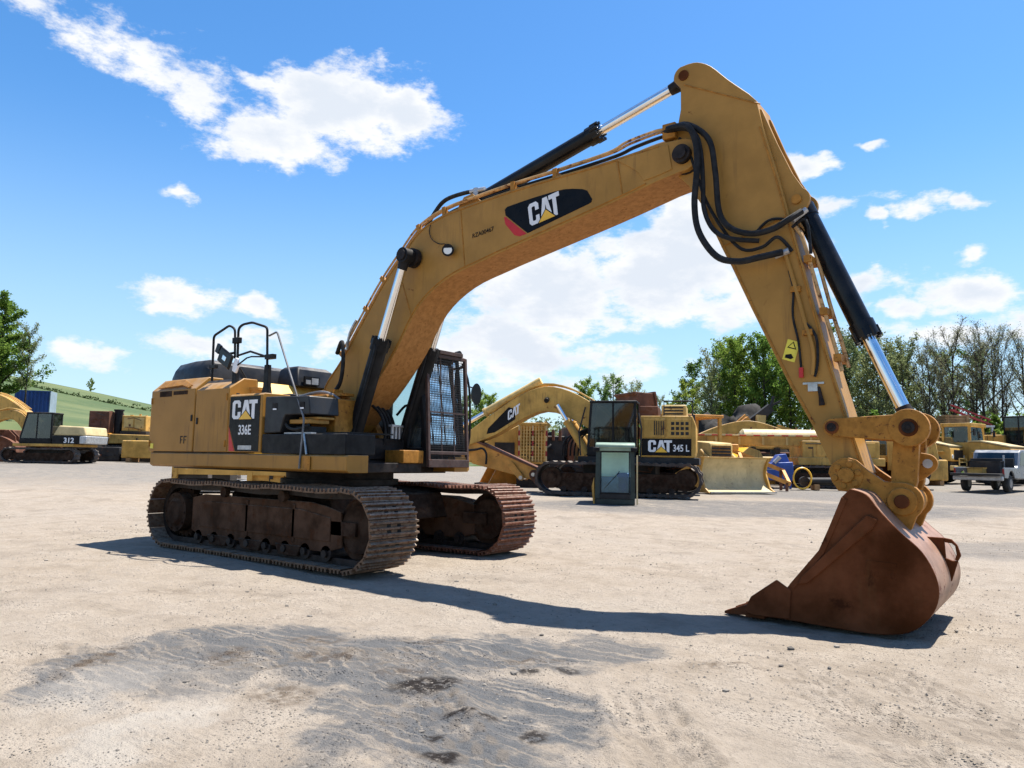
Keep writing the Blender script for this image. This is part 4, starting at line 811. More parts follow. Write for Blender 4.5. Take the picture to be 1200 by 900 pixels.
q = MB(); q.cyl((1.2, 1.3, 3.12), (1.28, 1.3, 3.13), .06, n=14); q.cyl((1.2, .65, 3.16), (1.28, .65, 3.17), .06, n=14); q.build('work_lamp', 'black', CB)
# lubrication bank, valve hoses and grease lines between boom and cab
for i in range(4): q = MB(); q.cyl((.9+.05*i, .42-.12*i, 1.72), (.9+.05*i, .42-.12*i, 1.9), .025, n=8); q.box(.86+.05*i, .94+.05*i, .38-.12*i, .46-.12*i, 1.9, 1.93); q.build('fitting', 'galv', EX)
for i in range(4): q = MB(); q.tube([(.6+.06*i, .3-.1*i, 1.4), (.8+.06*i, .35-.12*i, 1.75), (.75+.05*i, .3-.12*i, 2.1), (.5, .2-.1*i, 2.35)], .022, smooth=5); q.build('valve_hose', 'rubber', EX)
q = MB(); q.box(.5, .95, -.3, .42, 1.37, 1.72); q.build('valve_block', 'grease', EX, bevel=.02)
q = MB(); q.box(.95, 1.34, .02, .45, 1.36, 1.55); q.build('front_panel', 'yellow_worn', EX, bevel=.01)
q = MB(); q.tube([(1.0, .45, 1.6), (1.02, .47, 2.0), (.95, .46, 2.25), (.75, .44, 2.1)], .02, smooth=5); q.build('valve_hose', 'rubber', EX)

# ------------------------------------------------------------------ the yard behind
mat('bg_yellow', (.5, .285, .065), .5, spec=.2, var=.28, scale=1.5, rust=.16, dust=.35, streak=.7)
mat('bg_yellow_pale', (.58, .4, .14), .5, spec=.2, var=.25, scale=1.5, rust=.14, dust=.4, streak=.6)
mat('bg_orange', (.58, .25, .035), .5, var=.3, scale=2, rust=.2)
mat('bg_rust', (.13, .05, .025), .8, var=.4, scale=2, rust=.5)
mat('bg_dark', (.018, .015, .013), .7, var=.5, scale=2, rust=.2)
mat('bg_track', (.045, .033, .027), .7, var=.5, scale=3, rust=.35, dust=.5)
mat('bg_cream', (.55, .43, .22), .5, spec=.2, var=.2, scale=2, rust=.1, dust=.3, streak=.5)
mat('cab_green', (.018, .032, .026), .45, var=.3, scale=3, dust=.3)
mat('cab_blue', (.05, .13, .26), .5, var=.4, scale=3)
mat('cab_sheen', (.8, .86, .76), .6, var=.1, scale=2)  # near-white: brightness of the upper windscreen put into the colour
mat('cab_green_pale', (.2, .27, .2), .5, var=.2, scale=3)
mat('blue_paint', (.015, .07, .32), .45, var=.25, scale=2, dust=.2)
mat('container_blue', (.02, .06, .24), .55, var=.2, scale=.8, rust=.15)
mat('container_end', (.27, .33, .38), .55, var=.15, scale=.8)
mat('red_paint', (.3, .03, .03), .55, var=.25, scale=2)
mat('wood', (.3, .17, .07), .8, var=.3, scale=3)
mat('silver_paint', (.19, .2, .215), .35, metal=.4, var=.08, scale=1, dust=.2)
mat('tyre', (.02, .019, .018), .85, var=.3, scale=4, dust=.3)
mat('rim', (.22, .2, .18), .6, var=.3, scale=4)
mat('soil', (.014, .011, .008), .95, var=.4, scale=1.5, bump=.6, bscale=4)
mat('lamp_red', (.3, .01, .01), .3, var=.1)
def hd(a): return R(36.76+a)          # 0 = along the yard to the right, 90 = straight out

def belt(root, xa, xb, zc, r, yc, w, m='bg_track', n=46, ridge=.035):
    o = []; pts, _ = resample(track_path(xa, xb, zc, r-ridge), n*4); pi, _ = resample(track_path(xa, xb, zc, r-ridge-.07), n*4); q = MB(); N4 = len(pts); vs = []
    for i in range(N4):
        x, z = pts[i]; xn, zn = pts[(i+1) % N4]; xp, zp = pts[i-1]; d = Vector((xn-xp, zn-zp)).normalized(); k = ridge if i % 4 in (0, 1) else 0
        X, Z = x+d.y*k, z-d.x*k; xi, zi = pi[i]
        vs += [(X, yc-w/2, Z), (X, yc+w/2, Z), (xi, yc-w/2, zi), (xi, yc+w/2, zi)]
    fs = []
    for i in range(N4):
        a = i*4; b = ((i+1) % N4)*4; fs += [(a, a+1, b+1, b), (a+2, b+2, b+3, a+3), (a, b, b+2, a+2), (a+1, a+3, b+3, b+1)]
    q.add(vs, fs); t = q.build('track', m, root)
    q = MB(); q.prism([(xa, zc-r*.35), (xa, zc+r*.3), (xb-.1, zc+r*.3), (xb-.1, zc-r*.35), (xb-.4, zc-r*.7), (xa+.4, zc-r*.7)], yc-w*.3, yc+w*.3)
    f = q.build('track_frame', 'frame_dirty', root)
    for x in (xa, xb): q = MB(); q.cyl((x, yc-w*.36, zc), (x, yc+w*.36, zc), r*.62, n=20); q.cyl((x, yc-w*.42, zc), (x, yc+w*.42, zc), r*.3, n=14); q.build('wheel', 'frame_dirty', f)
    for i in range(6): x = xa+.4+(xb-xa-.8)*i/5; q = MB(); q.cyl((x, yc-w*.34, zc-r*.66), (x, yc+w*.34, zc-r*.66), r*.18, n=10); q.build('track_roller', 'grease', f)
    return t
grg = random.Random(21)
def boxpart(root, name, m, dims, bevel=.02):
    q = MB(); q.box(*dims); o = q.build(name, m, root, bevel=bevel); x0, x1, y0, y1, z0, z1 = dims
    if 'category' in root and m[:3] == 'bg_' and x1-x0 > .9 and z1-z0 > .5:
        # seams, ribs, brackets and pipes too small to pick apart
        t = MB(); mm = ['bg_dark', m, 'bg_rust']
        for y, s in ((y0, -1), (y1, 1)):
            n = max(2, int((x1-x0)/.45))
            for k in range(1, n):
                x = x0+(x1-x0)*(k+grg.uniform(-.25, .25))/n; zt = z1-grg.uniform(.02, .3)*(z1-z0); t.box(x-.012, x+.012, min(y, y+s*.008), max(y, y+s*.008), z0+.05, zt, 0)
                if grg.random() < .6: w = grg.uniform(.06, .2); zz = grg.uniform(z0+.1, z1-.2); dd = grg.uniform(.02, .09); t.box(x, min(x+w, x1), min(y, y+s*dd), max(y, y+s*dd), zz, zz+grg.uniform(.05, .2), grg.choice((0, 1, 2)))
            for k in range(2):
                zz = grg.uniform(z0+.15, z1-.05); xa = x0+(x1-x0)*grg.uniform(.05, .4); xb = xa+(x1-xa)*grg.uniform(.4, .95); t.tube([(xa, y+s*.05, zz), ((xa+xb)/2, y+s*.07, zz+grg.uniform(-.1, .1)), (xb, y+s*.05, zz+grg.uniform(-.25, .1))], .022, 5, grg.choice((0, 2)))
        for k in range(max(2, int((x1-x0)/.5))):
            x = grg.uniform(x0+.1, x1-.3); y = grg.uniform(y0+.05, y1-.3); t.box(x, x+grg.uniform(.08, .3), y, y+grg.uniform(.08, .25), z1, z1+grg.uniform(.04, .22), grg.choice((0, 1, 2)))
        t.build('fittings', mm, o, kind='stuff')
    return o
def bar_part(root, name, m, a, b, w, h): q = MB(); q.bar(a, b, w, h); return q.build(name, m, root)
def pane_part(root, pts, m='glass_dark'): q = MB(); q.add(pts, [tuple(range(len(pts)))]); return q.build('window_pane', m, root, smooth=0)
def framed_cab(root, x0, x1, y0, y1, z0, z1, m='black', gm='glass_teal', slope=.12):
    q = MB(); q.box(x0, x1, y0, y1, z0, z0+.35*(z1-z0)*.5); c = q.build('cab', m, root, bevel=.03); boxpart(c, 'roof', m, (x0-.02, x1-slope+.04, y0-.02, y1+.02, z1-.09, z1), .03)
    zb = z0+.16*(z1-z0)
    for y in (y0+.04, y1-.04):
        bar_part(c, 'pillar', m, (x0+.04, y, zb), (x0+.05, y, z1-.05), .08, .08); bar_part(c, 'pillar', m, (x1-.04, y, zb), (x1-slope-.02, y, z1-.05), .08, .08); bar_part(c, 'pillar', m, ((x0+x1)/2-.05, y, zb), ((x0+x1)/2-.05, y, z1-.05), .09, .06)
    for y in (y0+.01, y1-.01): pane_part(c, [(x0+.06, y, zb), (x1-.06, y, zb), (x1-slope-.05, y, z1-.09), (x0+.07, y, z1-.09)], gm)
    pane_part(c, [(x1-.02, y0+.06, zb), (x1-.02, y1-.06, zb), (x1-slope, y1-.06, z1-.09), (x1-slope, y0+.06, z1-.09)], gm); pane_part(c, [(x0+.02, y0+.06, zb), (x0+.02, y1-.06, zb), (x0+.03, y1-.06, z1-.09), (x0+.03, y0+.06, z1-.09)], gm)
    q = MB(); xm = (x0+x1)/2-.25; ym = (y0+y1)/2; q.box(xm-.25, xm+.25, ym-.25, ym+.25, z0+.2, z0+.5*.55*(z1-z0)); q.box(xm-.28, xm-.15, ym-.22, ym+.22, z0+.4, z0+.62*(z1-z0)); q.build('driver_seat', 'seat_fabric', c, bevel=.04)
    return c
BOOM2 = ([(-.1, 2.1), (.3, 2.5), (.9, 3.05), (1.8, 3.55), (2.7, 3.72), (3.6, 3.4), (4.6, 2.75), (5.5, 2.1)], [(5.45, 1.62), (4.5, 1.98), (3.6, 2.5), (2.7, 2.85), (1.8, 2.6), (.9, 2.1), (.35, 1.7)])
def boom_part(root, spec, w, m, mu=None):
    t = cm2(spec[0], 3); l = cm2(spec[1], 3); q = MB(); q.prism(t+arc((t[-1][0]+l[0][0])/2+.05, (t[-1][1]+l[0][1])/2, abs(t[-1][1]-l[0][1])/2, 70, -70, 5)+l, -w/2, w/2); b = q.build('boom', m, root, bevel=.02)
    o = off(spec[0], .09)
    for y in (-w*.35, w*.1, w*.4): q = MB(); q.tube([(x, y, z) for x, z in o[1:-1]], .035, 6, smooth=3); q.build('boom_pipe', m, b)
    return b
def simple_ram(root, a, b, k, r, m='bg_yellow'):
    a = Vector(a); b = Vector(b); c = a.lerp(b, k); q = MB(); q.cyl(a, c, r, n=14); q.cyl(c-(b-a).normalized()*.1, c, r*1.15, n=14); o = q.build('cylinder_barrel', m, root); q = MB(); q.cyl(c, b, r*.55, n=12); q.build('cylinder_rod', 'chrome', o); return o

# --- excavator with its stick folded under the boom
p = site(3.85, 26); E1 = thing('excavator', 'yellow excavator with dark cab and arched boom, its orange stick folded underneath', 'excavator', p, hd(165))
for s in (-1, 1): belt(E1, -2.15, 2.15, .56, .56, s*1.35, .75)
boxpart(E1, 'carbody', 'bg_dark', (-1.2, 1.2, -1.0, 1.0, .5, 1.05)); boxpart(E1, 'deck', 'bg_dark', (-2.6, 1.3, -1.45, 1.45, 1.05, 1.28))
q = MB(); q.prism([(-2.45, 1.28), (-2.5, 1.5), (-2.5, 2.3), (-2.4, 2.62), (-.75, 2.62), (-.75, 1.28)], -1.4, 1.45); hs = q.build('engine_house', 'bg_yellow', E1, bevel=.03)
for xa, xb in ((-.85, -1.55), (-1.6, -2.35)): boxpart(hs, 'door', 'bg_yellow', (xb, xa, 1.44, 1.475, 1.92, 2.52), .01)
q = MB(); q.box(-2.36, -.8, 1.44, 1.478, 1.34, 1.88); bb = q.build('badge_band', 'decal_black', hs)
cat_logo((-1.0, 1.48, 1.45), (-.42, 0, 0), (0, 0, .38), (0, 1, 0), hs, tri=True)
text('345 L', .3, (-1.78, 1.481, 1.48), (-.75, 0, 0), (0, 0, 1), 'decal_white', hs, .02)
for k in range(4): 
    for j in range(3): boxpart(hs, 'grille_slat', 'bg_dark', (-2.28+k*.15, -2.18+k*.15, 1.474, 1.486, 2.0+j*.16, 2.1+j*.16), 0)
for k in range(5): boxpart(hs, 'grille_slat', 'bg_dark', (-1.5+k*.07, -1.47+k*.07, 1.474, 1.486, 2.0, 2.45), 0)
q = MB(); q.box(-2.2, -1.4, -.4, 1.1, 2.62, 3.0); tp2 = q.build('hood_cover', 'bg_yellow_pale', E1, bevel=.04)
for k in range(3): boxpart(tp2, 'grille_slat', 'bg_dark', (-2.1, -1.5, 1.1, 1.11, 2.68+k*.1, 2.73+k*.1), 0)
boxpart(E1, 'rusty_cover', 'bg_rust', (-1.3, -.7, -.2, 1.2, 2.62, 2.95)); q = MB(); q.cyl((-2.4, 1.2, 1.22), (-.8, 1.2, 1.22), .16, n=18); q.build('guard_tube', 'bg_orange', E1)
framed_cab(E1, -.62, 1.0, .5, 1.45, 1.28, 3.12, 'black', 'glass_dark')
bm2 = boom_part(E1, BOOM2, .7, 'bg_yellow')
decal('boom_badge', [([(3.75, 2.92), (4.0, 2.98), (4.75, 2.22), (4.8, 2.02), (4.5, 2.08), (3.75, 2.55)], 0, 0)], (0, .35, 0), (1, 0, 0), (0, 0, 1), (0, 1, 0), ['decal_black'], bm2, .006)
cat_logo((4.02, .357, 2.5), (-.24, 0, .16), (0, 0, .34), (0, 1, 0), bm2, tri=False).location = (.0, 0, 0)
for s in (-1, 1): simple_ram(E1, (1.15, s*.5, 1.35), (2.2, s*.5, 3.05), .68, .13)
simple_ram(E1, (2.9, 0, 3.95), (5.9, 0, 2.3), .7, .15, 'bg_yellow_pale')
q = MB(); q.prism([(6.2, 2.35), (5.6, 2.0), (5.2, 1.75), (2.95, .82), (2.8, .5), (3.1, .42), (5.3, .95), (6.1, 1.35), (6.45, 1.9)], -.28, .28); sk2 = q.build('stick', 'bg_orange', E1, bevel=.02)
q = MB(); q.prism([(5.2, 1.8), (2.95, .87), (2.95, .8), (5.2, 1.72)], -.33, .33); q.build('top_plate', 'bg_rust', sk2)
for s in (-1, 1): q = MB(); q.prism(hull_link((3.05, .62), .16, (2.75, .28), .18), s*.34-.04, s*.34+.04); q.build('hinge_plate', 'bg_rust', sk2); q = MB(); q.prism(hull_link((3.9, .95), .12, (3.5, .5), .1), s*.36-.04, s*.36+.04); q.build('bucket_link', 'bg_orange', sk2)
for x, z in ((3.05, .62), (2.75, .3), (3.5, .5)): q = MB(); q.cyl((x, -.45, z), (x, .45, z), .07, n=12); q.build('link_pin', 'steel', sk2)
q = MB(); q.tube([(5.9, .38, 1.4), (5.2, .5, 1.45), (4.9, .5, 1.5), (4.75, .5, 1.3), (4.78, .42, .95)], .04, 8, smooth=4); q.build('stick_hose', 'rubber', sk2)

for pts in ([(1.2, 1.5, 1.3), (1.25, 1.55, 2.1), (1.05, 1.5, 2.9)], [(-.75, 1.5, 1.3), (-.8, 1.55, 2.2), (-.7, 1.5, 2.7)], [(-2.4, 1.35, 2.62), (-2.4, 1.35, 3.1), (-1.5, 1.35, 3.1), (-1.5, 1.35, 2.62)]): q = MB(); q.tube(pts, .028, 6); q.build('handrail', 'bg_dark', E1)
q = MB(); q.cyl((2.6, .36, 3.25), (2.6, .48, 3.2), .09, n=12); q.build('work_lamp', 'black', bm2)
for k in range(5): q = MB(); q.tube([(1.6+k*.12, -.3+k*.12, 1.3), (1.5+k*.1, -.3+k*.15, 1.9), (1.0, -.2+k*.1, 2.3)], .035, 6, smooth=4); q.build('boom_hose', 'rubber', E1)
for x in (-.2, .5): boxpart(E1, 'step', 'bg_dark', (x, x+.4, 1.45, 1.62, 1.1, 1.16), 0)
# --- machine with a barred radiator guard behind that boom
p = site(.85, 30); GM = thing('engine_unit', 'yellow engine unit with barred radiator guard and red and white striped edges', 'machine', p, hd(0))
boxpart(GM, 'base', 'bg_dark', (-.6, .7, -.1, 1.6, 0, 1.0)); q = MB(); q.prism([(-2.2, 1.0), (-2.2, 1.6), (-.55, 2.45), (-.55, 1.0)], 0, 1.4); q.build('hood', 'bg_yellow', GM, bevel=.03)
boxpart(GM, 'side_recess', 'bg_dark', (-1.5, -.7, -.03, -.005, 1.1, 1.75), 0)
boxpart(GM, 'guard_backing', 'bg_yellow', (-.5, .52, -.1, 1.4, 1.0, 2.45)); boxpart(GM, 'guard_frame', 'bg_yellow', (-.56, .58, -.22, -.12, .92, 1.02)); boxpart(GM, 'guard_frame', 'bg_yellow', (-.56, .58, -.22, -.12, 2.42, 2.55))
for k in range(9): x = -.46+k*.118; boxpart(GM, 'guard_bar', 'bg_yellow_pale', (x-.025, x+.025, -.2, -.14, 1.02, 2.42), 0)
for k in range(11): z = 1.08+k*.13; boxpart(GM, 'guard_bar', 'bg_yellow_pale', (-.5, .52, -.17, -.13, z-.02, z+.02), 0)
for x in (-.53, .01, .55):
    for k in range(7): boxpart(GM, 'marker_stripe', 'red_paint' if k % 2 else 'bg_cream', (x-.032, x+.032, -.235, -.205, 1.03+k*.2, 1.03+(k+1)*.2), 0)

# --- dismounted cab standing on the ground
p = site(2.98, 21.5); DC = thing('dismounted_cab', 'dark green dismounted operator cab with teal windscreen standing on the ground', 'cab', p, hd(-9))
q = MB(); q.box(-.56, .56, -.05, 1.35, .0, .16); fr = q.build('floor_pan', 'cab_green', DC, bevel=.02)
for x in (-.5, .5):
    bar_part(DC, 'pillar', 'cab_green', (x, 0, .16), (x*.95, .06, 1.66), .13, .13); bar_part(DC, 'pillar', 'cab_green', (x, 1.28, .16), (x*.95, 1.25, 1.66), .12, .12)
    q = MB(); q.box(x-.025, x+.025, .06, 1.22, .16, .62); q.build('side_panel', 'cab_green' if x < 0 else 'bg_dark', DC)
    pane_part(DC, [(x, .08, .64), (x, 1.2, .64), (x*.96, 1.2, 1.6), (x*.96, .1, 1.6)], 'glass_clear')
q = MB(); q.prism([(-.1, 1.6), (-.08, 1.7), (.1, 1.76), (1.2, 1.76), (1.34, 1.68), (1.34, 1.58)], -.56, .56, ax='x'); q.build('roof', 'cab_green_pale', DC, bevel=.03)
boxpart(DC, 'front_rail', 'cab_green_pale', (-.45, .45, -.06, 0.0, 1.52, 1.62), .01); boxpart(DC, 'front_rail', 'bg_dark', (-.45, .45, -.06, .0, .16, .3), .01)
boxpart(DC, 'back_panel', 'cab_blue', (-.45, .45, .3, .34, .3, .78), .01); boxpart(DC, 'back_panel', 'cab_sheen', (-.45, .45, .5, .54, .78, 1.55), .01); boxpart(DC, 'seat_base', 'cab_green_pale', (-.3, .34, .5, .95, .16, .72), .05); boxpart(DC, 'seat_back', 'cab_green_pale', (-.36, .3, .85, 1.02, .7, 1.0), .05); boxpart(DC, 'console', 'blue_paint', (.05, .4, .3, .6, .3, .9), .04)  # pale upper panel added behind the glass, painted to imitate its bright sheen
pane_part(DC, [(-.42, -.03, .3), (.42, -.03, .3), (.42, .02, 1.54), (-.42, .02, 1.54)], 'glass_clear')
for x in (-.4, .4): bar_part(DC, 'window_gasket', 'black', (x, -.045, .3), (x, .005, 1.54), .05, .03)
for z, y in ((.32, -.045), (1.5, .003)): bar_part(DC, 'window_gasket', 'black', (-.4, y, z), (.4, y, z), .03, .05)
q = MB(); q.tube([(-.3, .0, .45), (.1, -.05, .9), (.12, -.05, .95)], .012, 5); q.build('wiper', 'black', DC)
q = MB(); q.prism([(-.62, 0), (-.66, .5), (-.6, .75), (-.57, 0)], -.02, .5); q.build('torn_panel', 'bg_yellow', DC)
for x in (-.53, .53): q = MB(); q.box(x-.09, x+.09, -.12, -.03, 1.5, 1.62); q.build('lamp', 'black', DC, bevel=.02)
q = MB(); q.bar((.62, -.1, .02), (.62, -.08, 1.4), .04, .04); q.build('grab_rail', 'bg_cream', DC)

# --- bulldozer
p = site(7.55, 30.4); DZ = thing('bulldozer', 'yellow bulldozer with wide cream blade, canopy roof and tall black exhaust', 'bulldozer', p, hd(-72))
for s in (-1, 1): belt(DZ, -1.6, 1.2, .5, .5, s*.95, .56, n=36)
boxpart(DZ, 'main_frame', 'bg_dark', (-1.9, 1.4, -.65, .65, .45, 1.05)); q = MB(); q.prism([(.2, 1.05), (.2, 1.95), (1.6, 1.85), (1.66, 1.75), (1.66, .9)], -.5, .5); hz2 = q.build('engine_hood', 'bg_yellow_pale', DZ, bevel=.03)
boxpart(hz2, 'grille', 'bg_dark', (1.655, 1.675, -.42, .42, 1.0, 1.74), 0)
for k in range(6): boxpart(hz2, 'grille_slat', 'bg_yellow_worn' if 'bg_yellow_worn' in MT else 'yellow_worn', (1.67, 1.69, -.42, .42, 1.08+k*.12, 1.11+k*.12), 0)
q = MB(); q.cyl((.9, -.75, 1.2), (.9, -.75, 2.95), .075, n=12); q.build('exhaust', 'bg_dark', DZ)
bl = cm2([(3.05, .02), (2.68, .14), (2.42, .42), (2.34, .75), (2.42, 1.02), (2.6, 1.26)], 4); bo = [(x-.07, z) for x, z in reversed(bl)]
q = MB(); q.prism(bl+bo, -1.38, 1.38); BLD = q.build('blade', 'bg_cream', DZ)
for s in (-1, 1): q = MB(); q.prism([(2.22, .0), (3.05, 0), (2.7, .2), (2.45, .75), (2.64, 1.28), (2.2, 1.28)], s*1.4-.03, s*1.4+.03); q.build('end_plate', 'bg_yellow', BLD); bar_part(DZ, 'push_arm', 'bg_yellow', (-.4, s*1.33, .45), (2.3, s*1.33, .3), .14, .22); simple_ram(DZ, (1.2, s*.62, 1.55), (2.25, s*.55, .9), .6, .07, 'bg_yellow'); bar_part(DZ, 'brace', 'bg_yellow', (.6, s*1.33, .6), (2.25, s*1.33, 1.15), .1, .12)
boxpart(BLD, 'cutting_edge', 'steel', (3.0, 3.1, -1.4, 1.4, 0.0, .05), 0); boxpart(BLD, 'top_rail', 'bg_yellow', (2.4, 2.66, -1.4, 1.4, 1.25, 1.3), .01)
boxpart(DZ, 'canopy_roof', 'bg_orange', (-1.8, .2, -1.1, 1.1, 2.9, 3.02), .02)
for x in (-1.7, .05):
    for y in (-1.0, 1.0): bar_part(DZ, 'canopy_post', 'bg_yellow', (x, y, 1.1), (x, y, 2.9), .12, .12)
boxpart(DZ, 'seat', 'seat_fabric', (-1.3, -.8, -.3, .3, 1.05, 1.7), .05); boxpart(DZ, 'fuel_tank', 'bg_yellow', (-1.9, -1.5, -.6, .6, 1.05, 1.8), .04); boxpart(DZ, 'dashboard', 'bg_yellow', (-.1, .2, -.5, .5, 1.05, 1.9), .03)
for s in (-1, 1): boxpart(DZ, 'fender', 'bg_yellow_pale', (-1.7, .1, s*.95-.3, s*.95+.3, 1.04, 1.1), .01)

# --- raised rusty bucket on lifting arms behind the excavator
p = site(5.35, 32); LB = thing('skip_loader', 'rusty brown skip bucket raised high on lifting arms behind an excavator', 'loader', p, hd(20))
q = MB(); q.prism([(-.52, 2.75), (-.2, 2.8), (.3, 2.75), (.5, 2.72), (.28, 3.9), (-.62, 3.95), (-.64, 3.88), (-.5, 3.8)], -.9, .9); q.build('skip_bucket', 'bg_rust', LB, bevel=.02); q = MB(); q.prism([(.5, 2.72), (.56, 2.72), (.35, 3.98), (.27, 3.98)], -.98, .98); q.build('bucket_lip', 'bg_rust', LB)
for s in (-1, 1): bar_part(LB, 'lift_arm', 'bg_rust', (1.5, s*.6, .9), (.1, s*.6, 2.8), .14, .25)
boxpart(LB, 'chassis', 'bg_dark', (-.6, 2.2, -.8, .8, .5, 1.3)); boxpart(LB, 'engine_cover', 'bg_rust', (.8, 2.1, -.7, .7, 1.3, 2.35))
for x in (-.2, 1.7):
    for s in (-1, 1): q = MB(); q.cyl((x, s*.85-.15, .5), (x, s*.85+.15, .5), .5, n=22); w = q.build('wheel', 'tyre', LB); q = MB(); q.cyl((x, s*.85-.16, .5), (x, s*.85+.16, .5), .25, n=16); q.build('rim', 'rim', w)

# --- crane with a striped boom
p = site(14.6, 35); CR = thing('crane', 'yellow crawler crane with lowered white-topped boom marked by red dashes', 'crane', p, hd(172))
for s in (-1, 1): belt(CR, -1.7, 1.7, .5, .5, s*1.2, .7, n=40)
boxpart(CR, 'carbody', 'bg_dark', (-1.3, 1.3, -.9, .9, .4, 1.1)); boxpart(CR, 'house', 'bg_yellow', (-2.0, 1.3, -1.3, 1.3, 1.1, 2.1), .04); boxpart(CR, 'skirt', 'bg_yellow', (-2.2, 1.5, -1.35, 1.36, 1.0, 1.35), .03)
for xa in (-1.8, -.95, -.1): boxpart(CR, 'door', 'bg_yellow', (xa, xa+.78, 1.3, 1.33, 1.42, 2.02), .01)
q = MB(); q.box(.2, 6.0, .5, 1.0, 1.85, 2.28); cb2 = q.build('crane_boom', 'bg_yellow', CR, bevel=.02); boxpart(cb2, 'boom_top', 'bg_cream', (.15, 6.1, .45, 1.06, 2.28, 2.36), .01)
for k in range(9): boxpart(cb2, 'red_dash', 'decal_red', (.6+k*.62, .9+k*.62, 1.061, 1.068, 2.29, 2.35), 0)
for k in range(5): boxpart(cb2, 'side_plate', 'bg_yellow_pale', (.8+k*1.05, .9+k*1.05, 1.0, 1.03, 1.88, 2.26), 0)
q = MB(); q.bar((.6, .9, 2.3), (-.3, 1.2, 1.9), .12, .12); q.bar((.5, .9, 2.1), (-.4, 1.2, 1.6), .1, .1); q.build('strut', 'bg_yellow_pale', CR)
# --- long tank on its cradle
p = site(14.2, 39); TK = thing('tank', 'long pale yellow cylindrical tank lying on a dark cradle', 'tank', p, hd(-4))
q = MB(); q.tube([(-2.3, 0, 2.25), (-2.15, 0, 2.25), (1.7, 0, 2.25), (1.9, 0, 2.25)], [.35, .52, .52, .3], 22); q.build('tank_shell', 'bg_cream', TK)
for x in (-1.7, -.5, .6, 1.4): boxpart(TK, 'cradle_leg', 'bg_dark', (x-.12, x+.12, -.5, .5, 0, 1.8)); q = MB(); q.cyl((x, 0, 2.75), (x, 0, 2.88), .05, n=8); q.build('valve', 'bg_rust', TK)
boxpart(TK, 'cradle_beam', 'bg_dark', (-2.1, 1.8, -.4, .4, 1.2, 1.5))
# --- orange ladder frame
p = site(10.0, 30.8); LF = thing('ladder_frame', 'orange steel ladder frame sloping down to the ground before the crane', 'frame', p, hd(-8))
A = lambda x, y: Vector((x, y, 1.55-.4*(x+1.3)+.45*y))
for s in (-1, 1): q = MB(); q.bar(A(-1.3, s*.55), A(1.25, s*.55), .09, .16); q.build('side_rail', 'bg_orange', LF); bar_part(LF, 'leg', 'bg_rust', A(-1.1, s*.55), (-1.1, s*.55, 0), .1, .1); bar_part(LF, 'leg', 'bg_rust', A(1.1, s*.55), (1.1, s*.55, 0), .1, .1)
for x in (-1.2, -.55, .3, 1.2): q = MB(); q.bar(A(x, -.55), A(x, .55), .12, .12); q.build('rung', 'bg_orange', LF)
boxpart(LF, 'block', 'bg_orange', (-1.3, -.7, -.3, .3, 1.6, 1.85), .03)
# --- blue implement, yellow hose reel
p = site(11.5, 33); BI = thing('blue_implement', 'bright blue steel implement with sloping covers beside the crane', 'implement', p, hd(-5))
q = MB(); q.prism([(-.75, .35), (-.75, .75), (-.2, 1.1), (.7, 1.15), (.75, .35)], -.5, .5); q.build('hopper', 'blue_paint', BI, bevel=.03); q = MB(); q.prism([(-.1, 1.1), (.15, 1.45), (.45, 1.5), (.6, 1.15)], -.35, .35); q.build('cover', 'blue_paint', BI, bevel=.02)
q = MB(); q.cyl((-.1, -.52, 1.1), (.15, -.52, 1.35), .09, n=12); q.build('motor', 'galv', BI)
for x in (-.6, .6):
    for y in (-.4, .4): bar_part(BI, 'leg', 'blue_paint', (x, y, 0), (x, y, .4), .08, .08)
boxpart(BI, 'lid', 'container_end', (-.7, -.1, -.52, .5, .8, .84), 0)
p = site(12.3, 31.8); HR = thing('hose_coil', 'upright coil of yellow hydraulic hose leaning by the crane track', 'hose', p, hd(0))
for k in range(4):
    q = MB(); q.tube([(.02*k+.38*math.cos(2*math.pi*i/24), .06*k, .48+.44*math.sin(2*math.pi*i/24)) for i in range(25)], .035, 6); q.build('hose_loop', 'decal_yellow', HR)
# --- wheeled loader behind the stick
def wheel(root, x, y, z, r, w, m='tyre'):
    q = MB(); q.tube([(x, y-w/2, z), (x, y-w*.42, z), (x, y-w*.25, z), (x, y+w*.25, z), (x, y+w*.42, z), (x, y+w/2, z)], [r*.72, r*.93, r, r, r*.93, r*.72], 26); t = q.build('wheel', m, root)
    q = MB(); q.cyl((x, y-w*.51, z), (x, y+w*.51, z), r*.5, n=20); q.cyl((x, y-w*.54, z), (x, y+w*.54, z), r*.2, n=10); q.build('rim', 'rim', t); return t
p = site(17.6, 36); WL = thing('wheel_loader', 'yellow wheel loader rear end half hidden behind the linkage of the near stick', 'loader', p, hd(150))
q = MB(); q.prism([(-2.4, .9), (-2.5, 1.3), (-2.4, 2.1), (-.4, 2.25), (-.4, .8)], -.9, .9); hh = q.build('engine_hood', 'bg_yellow', WL, bevel=.04); boxpart(hh, 'side_panel', 'bg_yellow_pale', (-2.1, -.7, .9, .93, 1.5, 2.0), .01); boxpart(hh, 'side_panel', 'bg_yellow_pale', (-2.52, -1.2, .9, .94, .95, 1.3), .01)
framed_cab(WL, -.5, 1.0, -.75, .75, 1.2, 3.0, 'bg_yellow', 'glass_dark')
q = MB(); q.prism([(.9, .8), (.9, 1.5), (2.6, 1.3), (2.6, .8)], -.5, .5); q.build('front_frame', 'bg_yellow', WL)
for x in (-1.4, 1.7):
    for s in (-1, 1): wheel(WL, x, s*1.05, .75, .75, .55)
